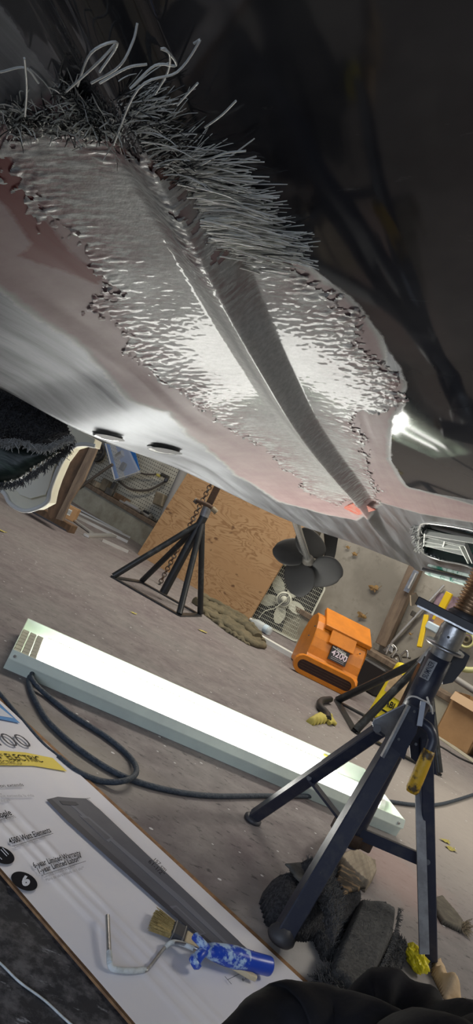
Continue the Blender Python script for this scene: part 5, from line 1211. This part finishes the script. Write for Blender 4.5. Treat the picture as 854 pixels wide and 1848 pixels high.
# curved timber support
ws = thing('wooden_support', 'curved brown timber prop standing on a wood foot at left', 'prop', F(105, 950))
YW = 5.0
pp([(168, 792), (146, 789), (128, 803), (110, 830), (98, 858), (90, 890), (86, 925), (90, 935), (102, 936), (120, 895), (132, 868), (150, 832)], YW, .10, 'curved_timber', M['oldwood'], ws)
pp([(150, 832), (132, 868), (120, 895), (100, 936), (112, 940), (126, 905), (150, 868), (178, 802), (168, 792)], YW-.03, .06, 'straight_timber', M['stud'], ws)
fq = F(92, 950); MB().bar(F(64, 918, .03), F(132, 956, .03), .10, .06, bev=.003).build('timber_foot', M['oldwood'], ws)
MB().bar(F(66, 926, .006), F(128, 960, .006), .12, .012).build('foot_plate', M['darkgrey'], ws)

# cream curved plastic fender and carpet-wrapped pad against the hull at left
fd = thing('plastic_fender', 'cream curved plastic fender panel hanging below the black carpet pad', 'fender', P(60, 860, 1.75))
def soft_plate(pts, Y, th, name, m, par, res=.012, roll=.02, **kw):
    q = [P(*p, Y) for p in pts]; return slab(q, (0, -1, 0), th, res, m, name, par, roll=roll, **kw)
pp([(-60, 800), (60, 740), (112, 760), (172, 792), (168, 806), (150, 800), (130, 806), (112, 830), (98, 862), (90, 885), (85, 908), (62, 920), (40, 921), (18, 908), (4, 885), (-60, 872)], 1.80, .09, 'panel', M['cream'], fd)
rimp = curve_pts([P(*p, 1.80) for p in ((172, 805), (150, 802), (130, 808), (112, 832), (98, 862), (90, 885), (85, 906), (62, 919), (40, 921), (18, 908), (2, 885), (-50, 872))], 5)
MB().tube(rimp, .006, 10).build('rolled_rim', M['white'], fd)
pp([(20, 872), (110, 812), (96, 850), (88, 880), (82, 893), (55, 900), (35, 893)], 1.792, .006, 'inner_face', mat('satin_cream_plastic', (.86, .83, .68), .4), fd)

cp = thing('carpet_pad', 'black carpet-wrapped pad over dark green vinyl against the hull at left', 'pad', P(50, 790, 1.42))
o, e, vs, nr_ = slab([P(*p, 1.42) for p in ((-80, 770), (0, 790), (30, 796), (70, 806), (100, 800), (131, 788), (118, 812), (95, 830), (70, 845), (35, 868), (0, 874), (-80, 880))], (0, -1, 0), .03, .006, M['greencloth'], 'vinyl_side', cp, roll=.03, rough=.001)
o, e, vs, nr_ = slab([P(*p, 1.40) for p in ((-80, 660), (0, 697), (60, 720), (112, 742), (124, 765), (132, 788), (105, 800), (85, 808), (60, 803), (30, 796), (15, 800), (-10, 794), (-80, 775))], (0, -1, 0), .055, .0045, M['carpet'], 'carpet_flap', cp, roll=.035, rough=.003, nscale=120)
fz = MB(); pts = []; dirs = []
nv = len(vs)//2
for k in range(2600):
    q = vs[random.randrange(nv)]; pts.append(q); dirs.append((random.gauss(0, .4), -1, random.gauss(-.3, .4)))
fuzz_mb(pts, dirs, .0006, .008, 2, .5, fz, 0)
pts = []; dirs = []
rim = curve_pts([P(*p, 1.36) for p in ((-10, 794), (15, 800), (30, 796), (60, 803), (85, 808), (105, 800), (130, 789))], 12)
for k in range(1100): q = random.choice(rim)+Vector([random.gauss(0, .003) for _ in range(3)]); pts.append(q); dirs.append((random.gauss(0, .5), -.6, -1))
fuzz_mb(pts, dirs, .0006, .009, 3, .7, fz, 1)
rim = curve_pts([P(*p, 1.41) for p in ((131, 790), (118, 812), (95, 830), (70, 847), (35, 868), (0, 874), (-10, 875))], 12); pts = []; dirs = []
for k in range(1100): q = random.choice(rim)+Vector([random.gauss(0, .003) for _ in range(3)]); pts.append(q); dirs.append((random.gauss(.5, .5), -.4, -1))
fuzz_mb(pts, dirs, .0006, .010, 3, .6, fz, 0)
fz.build('carpet_fuzz', [M['fuzz'], M['fuzzlt']], cp, kind='stuff')
for a, b_ in (((25, 798), (34, 818)), ((52, 798), (71, 818)), ((52, 800), (49, 816)), ((92, 800), (94, 815)), ((94, 798), (113, 803)), ((16, 802), (10, 812))): MB().tube(curve_pts([P(*a, 1.355), mix(P(*a, 1.35), P(*b_, 1.35), .5)+Vector((.004, 0, 0)), P(*b_, 1.36)], 4), .0008, 5).build('loose_thread', M['fuzzlt'], cp)
tag(MB().prism([P(*p, 1.50) for p in ((-60, 735), (14, 745), (6, 778), (-60, 800))], (0, .05, 0)).build('red_block', M['red'], bevel=.004), 'dark red block tucked behind the carpet pad at left edge', 'block')

tag(MB().tube(curve_pts([F(-40, 1705, .0015), F(0, 1738, .0015), F(35, 1772, .0015), F(80, 1805, .0015), F(125, 1846, .0015), F(170, 1880, .0015)], 8), .0016, 6).build('paint_drip', M['whitepaintwire']), 'pale dried paint line on the dark stained floor at lower left', 'paint')
# ------------------------------------------------------------------ carpet scraps and bits near the nearest stand
def fslab(px, th, m, name, par=None, z=0.0, **kw):
    zp = kw.pop('zp', z+th); q = [F(*p, zp) for p in px]
    for v_ in q: v_.z = z
    return slab(q, UPZ, th, kw.pop('res', .005), m, name, par, **kw)
def add_fuzz(vs, n, par, ln=.008, mats=None, up=1):
    nv = len(vs)//2; pts = [vs[random.randrange(nv)] for _ in range(n)]; dirs = [(random.gauss(0, .6), random.gauss(0, .6), 1)]*n
    fuzz_mb(pts, dirs, .0006, ln, 2, .9).build('pile_fuzz', mats or M['fuzz'], par, kind='stuff')
b1 = thing('carpeted_case', 'black carpet-covered case lying open with brown camouflage lining', 'case', F(590, 1600))
o, e, vs, _ = fslab([(495, 1575), (500, 1560), (545, 1548), (600, 1548), (668, 1600), (665, 1618), (640, 1640), (575, 1645), (540, 1640), (505, 1610)], .07, M['carpet'], 'case_body', b1, roll=.04, rough=.003, nscale=100)
fslab([(516, 1556), (552, 1553), (566, 1570), (578, 1608), (560, 1602), (535, 1580)], .006, mat('dusty_grey_lining', (.16, .155, .14), .8, 0, (.08, .08, .07), 20), 'lining', b1, z=.079, roll=.003)
fslab([(615, 1556), (640, 1568), (662, 1600), (640, 1606), (622, 1612), (608, 1585)], .007, M['camo'], 'camouflage_lining', b1, z=.072, roll=.003)
add_fuzz(vs, 260, b1, .005)
b2 = thing('carpet_strip', 'charcoal carpet strip folded over the open case', 'carpet', F(610, 1640))
o, e, vs, _ = fslab([(550, 1543), (590, 1540), (612, 1556), (606, 1585), (628, 1610), (624, 1655), (610, 1688), (596, 1665), (590, 1620), (572, 1585)], .022, M['carpetlt'], 'strip', b2, z=.086, roll=.02, rough=.003, nscale=90); add_fuzz(vs, 900, b2)
b2b = thing('carpet_strip', 'charcoal carpet offcut lying under the ribbed mat, left of it', 'carpet', F(590, 1690))
o, e, vs, _ = fslab([(565, 1650), (600, 1640), (625, 1680), (615, 1720), (590, 1715), (575, 1680)], .025, M['carpetlt'], 'strip', b2b, roll=.015, rough=.003, nscale=90); add_fuzz(vs, 500, b2b)
b3 = thing('ribbed_mat', 'dark ribbed knit mat with frayed edge lying on carpet scraps', 'mat', F(650, 1700))
o, e, vs, _ = fslab([(652, 1618), (690, 1622), (719, 1638), (714, 1680), (690, 1730), (672, 1768), (640, 1775), (600, 1745), (612, 1710), (634, 1660)], .03, M['ribknit'], 'knit_face', b3, z=.024, roll=.012, rough=.001, wave=.004, ribs=(900, .0011, 1), res=.0025)
add_fuzz(vs, 60, b3)
rim = curve_pts([F(*p, .045) for p in ((719, 1638), (716, 1665), (705, 1700), (690, 1735), (672, 1768))], 10); pts = [random.choice(rim) for _ in range(400)]
fuzz_mb(pts, [(1, -.2, -.2)]*400, .0006, .01, 2, .8).build('frayed_edge', M['fuzz'], b3, kind='stuff')
b4 = thing('carpet_scrap', 'shaggy black carpet scrap showing below the ribbed mat', 'carpet', F(620, 1770))
o, e, vs, _ = fslab([(585, 1735), (610, 1740), (650, 1770), (690, 1760), (680, 1785), (650, 1800), (610, 1795), (582, 1765)], .035, M['carpet'], 'scrap', b4, roll=.02, rough=.004, nscale=90); add_fuzz(vs, 1400, b4, .014)
b5 = thing('carpet_scrap', 'rounded grey carpet scrap right of the ribbed mat, by yellow tape', 'carpet', F(712, 1720))
o, e, vs, _ = fslab([(705, 1680), (720, 1682), (738, 1698), (742, 1712), (728, 1740), (700, 1765), (680, 1768), (690, 1720)], .022, M['carpetlt'], 'scrap', b5, roll=.014, rough=.003, nscale=90); add_fuzz(vs, 900, b5)
# wood blocks
wk = thing('grooved_block', 'pale grooved wood block behind the carpeted case', 'wood block', F(655, 1570))
fslab([(612, 1540), (640, 1528), (680, 1552), (682, 1570), (668, 1592), (640, 1570)], .03, M['paleblock'], 'block_body', wk, roll=.004, ribs=(500, .0012, 1), res=.003, rough=.0003)
tag(fslab([(590, 1510), (625, 1490), (640, 1505), (605, 1550), (588, 1540)], .05, M['paleblock'], 'wood_block', roll=.005, rough=.0005)[0], 'pale wood block standing behind the front stand leg', 'wood block')
tag(fslab([(784, 1616), (798, 1612), (838, 1660), (835, 1676), (800, 1660), (788, 1640)], .014, M['mdf'], 'mat_scrap', roll=.004, rough=.0008)[0], 'flat dark brown mat scrap right of the far stand leg', 'mat')
fz = MB(); rim = [F(832+random.uniform(0, 10), 1662+random.uniform(0, 18), .008) for _ in range(160)]; fuzz_mb(rim, [(.6, -.6, .1)]*160, .0008, .018, 3, .7, fz)
tag(fz.build('yarn_tuft', M['tan'], kind='stuff'), 'frayed tan yarn tuft at the corner of the mat scrap', 'yarn')
tp = thing('yellow_tape_ball', 'crumpled bright yellow tape ball on the floor by the leg foot', 'tape', F(752, 1728))
import bmesh
bm = bmesh.new(); bmesh.ops.create_icosphere(bm, subdivisions=4, radius=1); c0 = F(753, 1730, .022)
for v_ in bm.verts:
    n_ = noise.noise(v_.co*2.2)+.5*noise.noise(v_.co*5); r = 1+.35*n_+.16*abs(noise.noise(v_.co*9)); q = v_.co*r
    v_.co = c0+Vector((q.x*.018-.006*q.y, q.y*.034, max(-.019, q.z*.019)))
me = bpy.data.meshes.new('crumpled_tape'); bm.to_mesh(me); bm.free(); me.materials.append(M['yellow']); o = bpy.data.objects.new('crumpled_tape', me); COL.objects.link(o); o.parent = tp; o.location = -tp.location
kp = thing('kraft_paper', 'torn crumpled kraft paper strip on the floor at lower right', 'paper', F(810, 1770))
fslab([(788, 1722), (800, 1716), (812, 1745), (830, 1770), (850, 1815), (840, 1848), (822, 1835), (815, 1795), (800, 1770), (786, 1745)], .022, M['kraftpaper'], 'paper_strip', kp, roll=.02, wave=.02, wscale=25, rough=.003)

# ------------------------------------------------------------------ photographer's legs in black trousers
ps = thing('person', 'person in black work trousers, only knees showing at bottom edge', 'person', (0.45, .35, 0))
def limb(pts, rs, nm):
    q = curve_pts([Vector(p) for p in pts], 10); n = len(q); k = (len(rs)-1); rr = [float(np.interp(i/(n-1)*k, range(k+1), rs)) for i in range(n)]
    mb = MB(); mb.tube(q, .1, 32, rs=rr)
    vs = []
    for v_ in mb.v:
        v_ = Vector(v_); w_ = .008*math.sin(v_.x*60+5*noise.noise(v_*9))+.016*noise.noise(v_*13)+.005*noise.noise(v_*35)
        vs.append(tuple(v_+Vector((0, -.5, 1)).normalized()*w_))
    mb.v = vs; return mb
mb = limb([Vector((.14, .62, .045)), P(440, 1900, .70), P(500, 1868, .74), P(600, 1870, .76), P(720, 1935, .70), P(900, 2085, .58), Vector((.72, .22, .16)), Vector((.70, -.10, .20)), Vector((.62, -.34, .26)), Vector((.60, -.42, .28))], [.028, .032, .045, .043, .050, .06, .075, .08, .10, .03], 'a')
mb2 = limb([P(560, 1960, .92)*1.0, P(615, 1905, .98), P(690, 1842, 1.02), P(790, 1862, .96), P(880, 1905, .86), P(960, 2040, .74), Vector((.92, .35, .17)), Vector((.86, -.05, .21)), Vector((.70, -.34, .26)), Vector((.62, -.44, .28))], [.028, .032, .062, .040, .045, .055, .06, .085, .10, .03], 'b')
for k in range(0): pass
o = len(mb.v); mb.v += mb2.v; mb.f += [tuple(i+o for i in f) for f in mb2.f]; mb.m += mb2.m; mb.sm += mb2.sm
hip = P(1050, 2100, .55)
mb.build('trouser_legs', M['trouser'], ps)
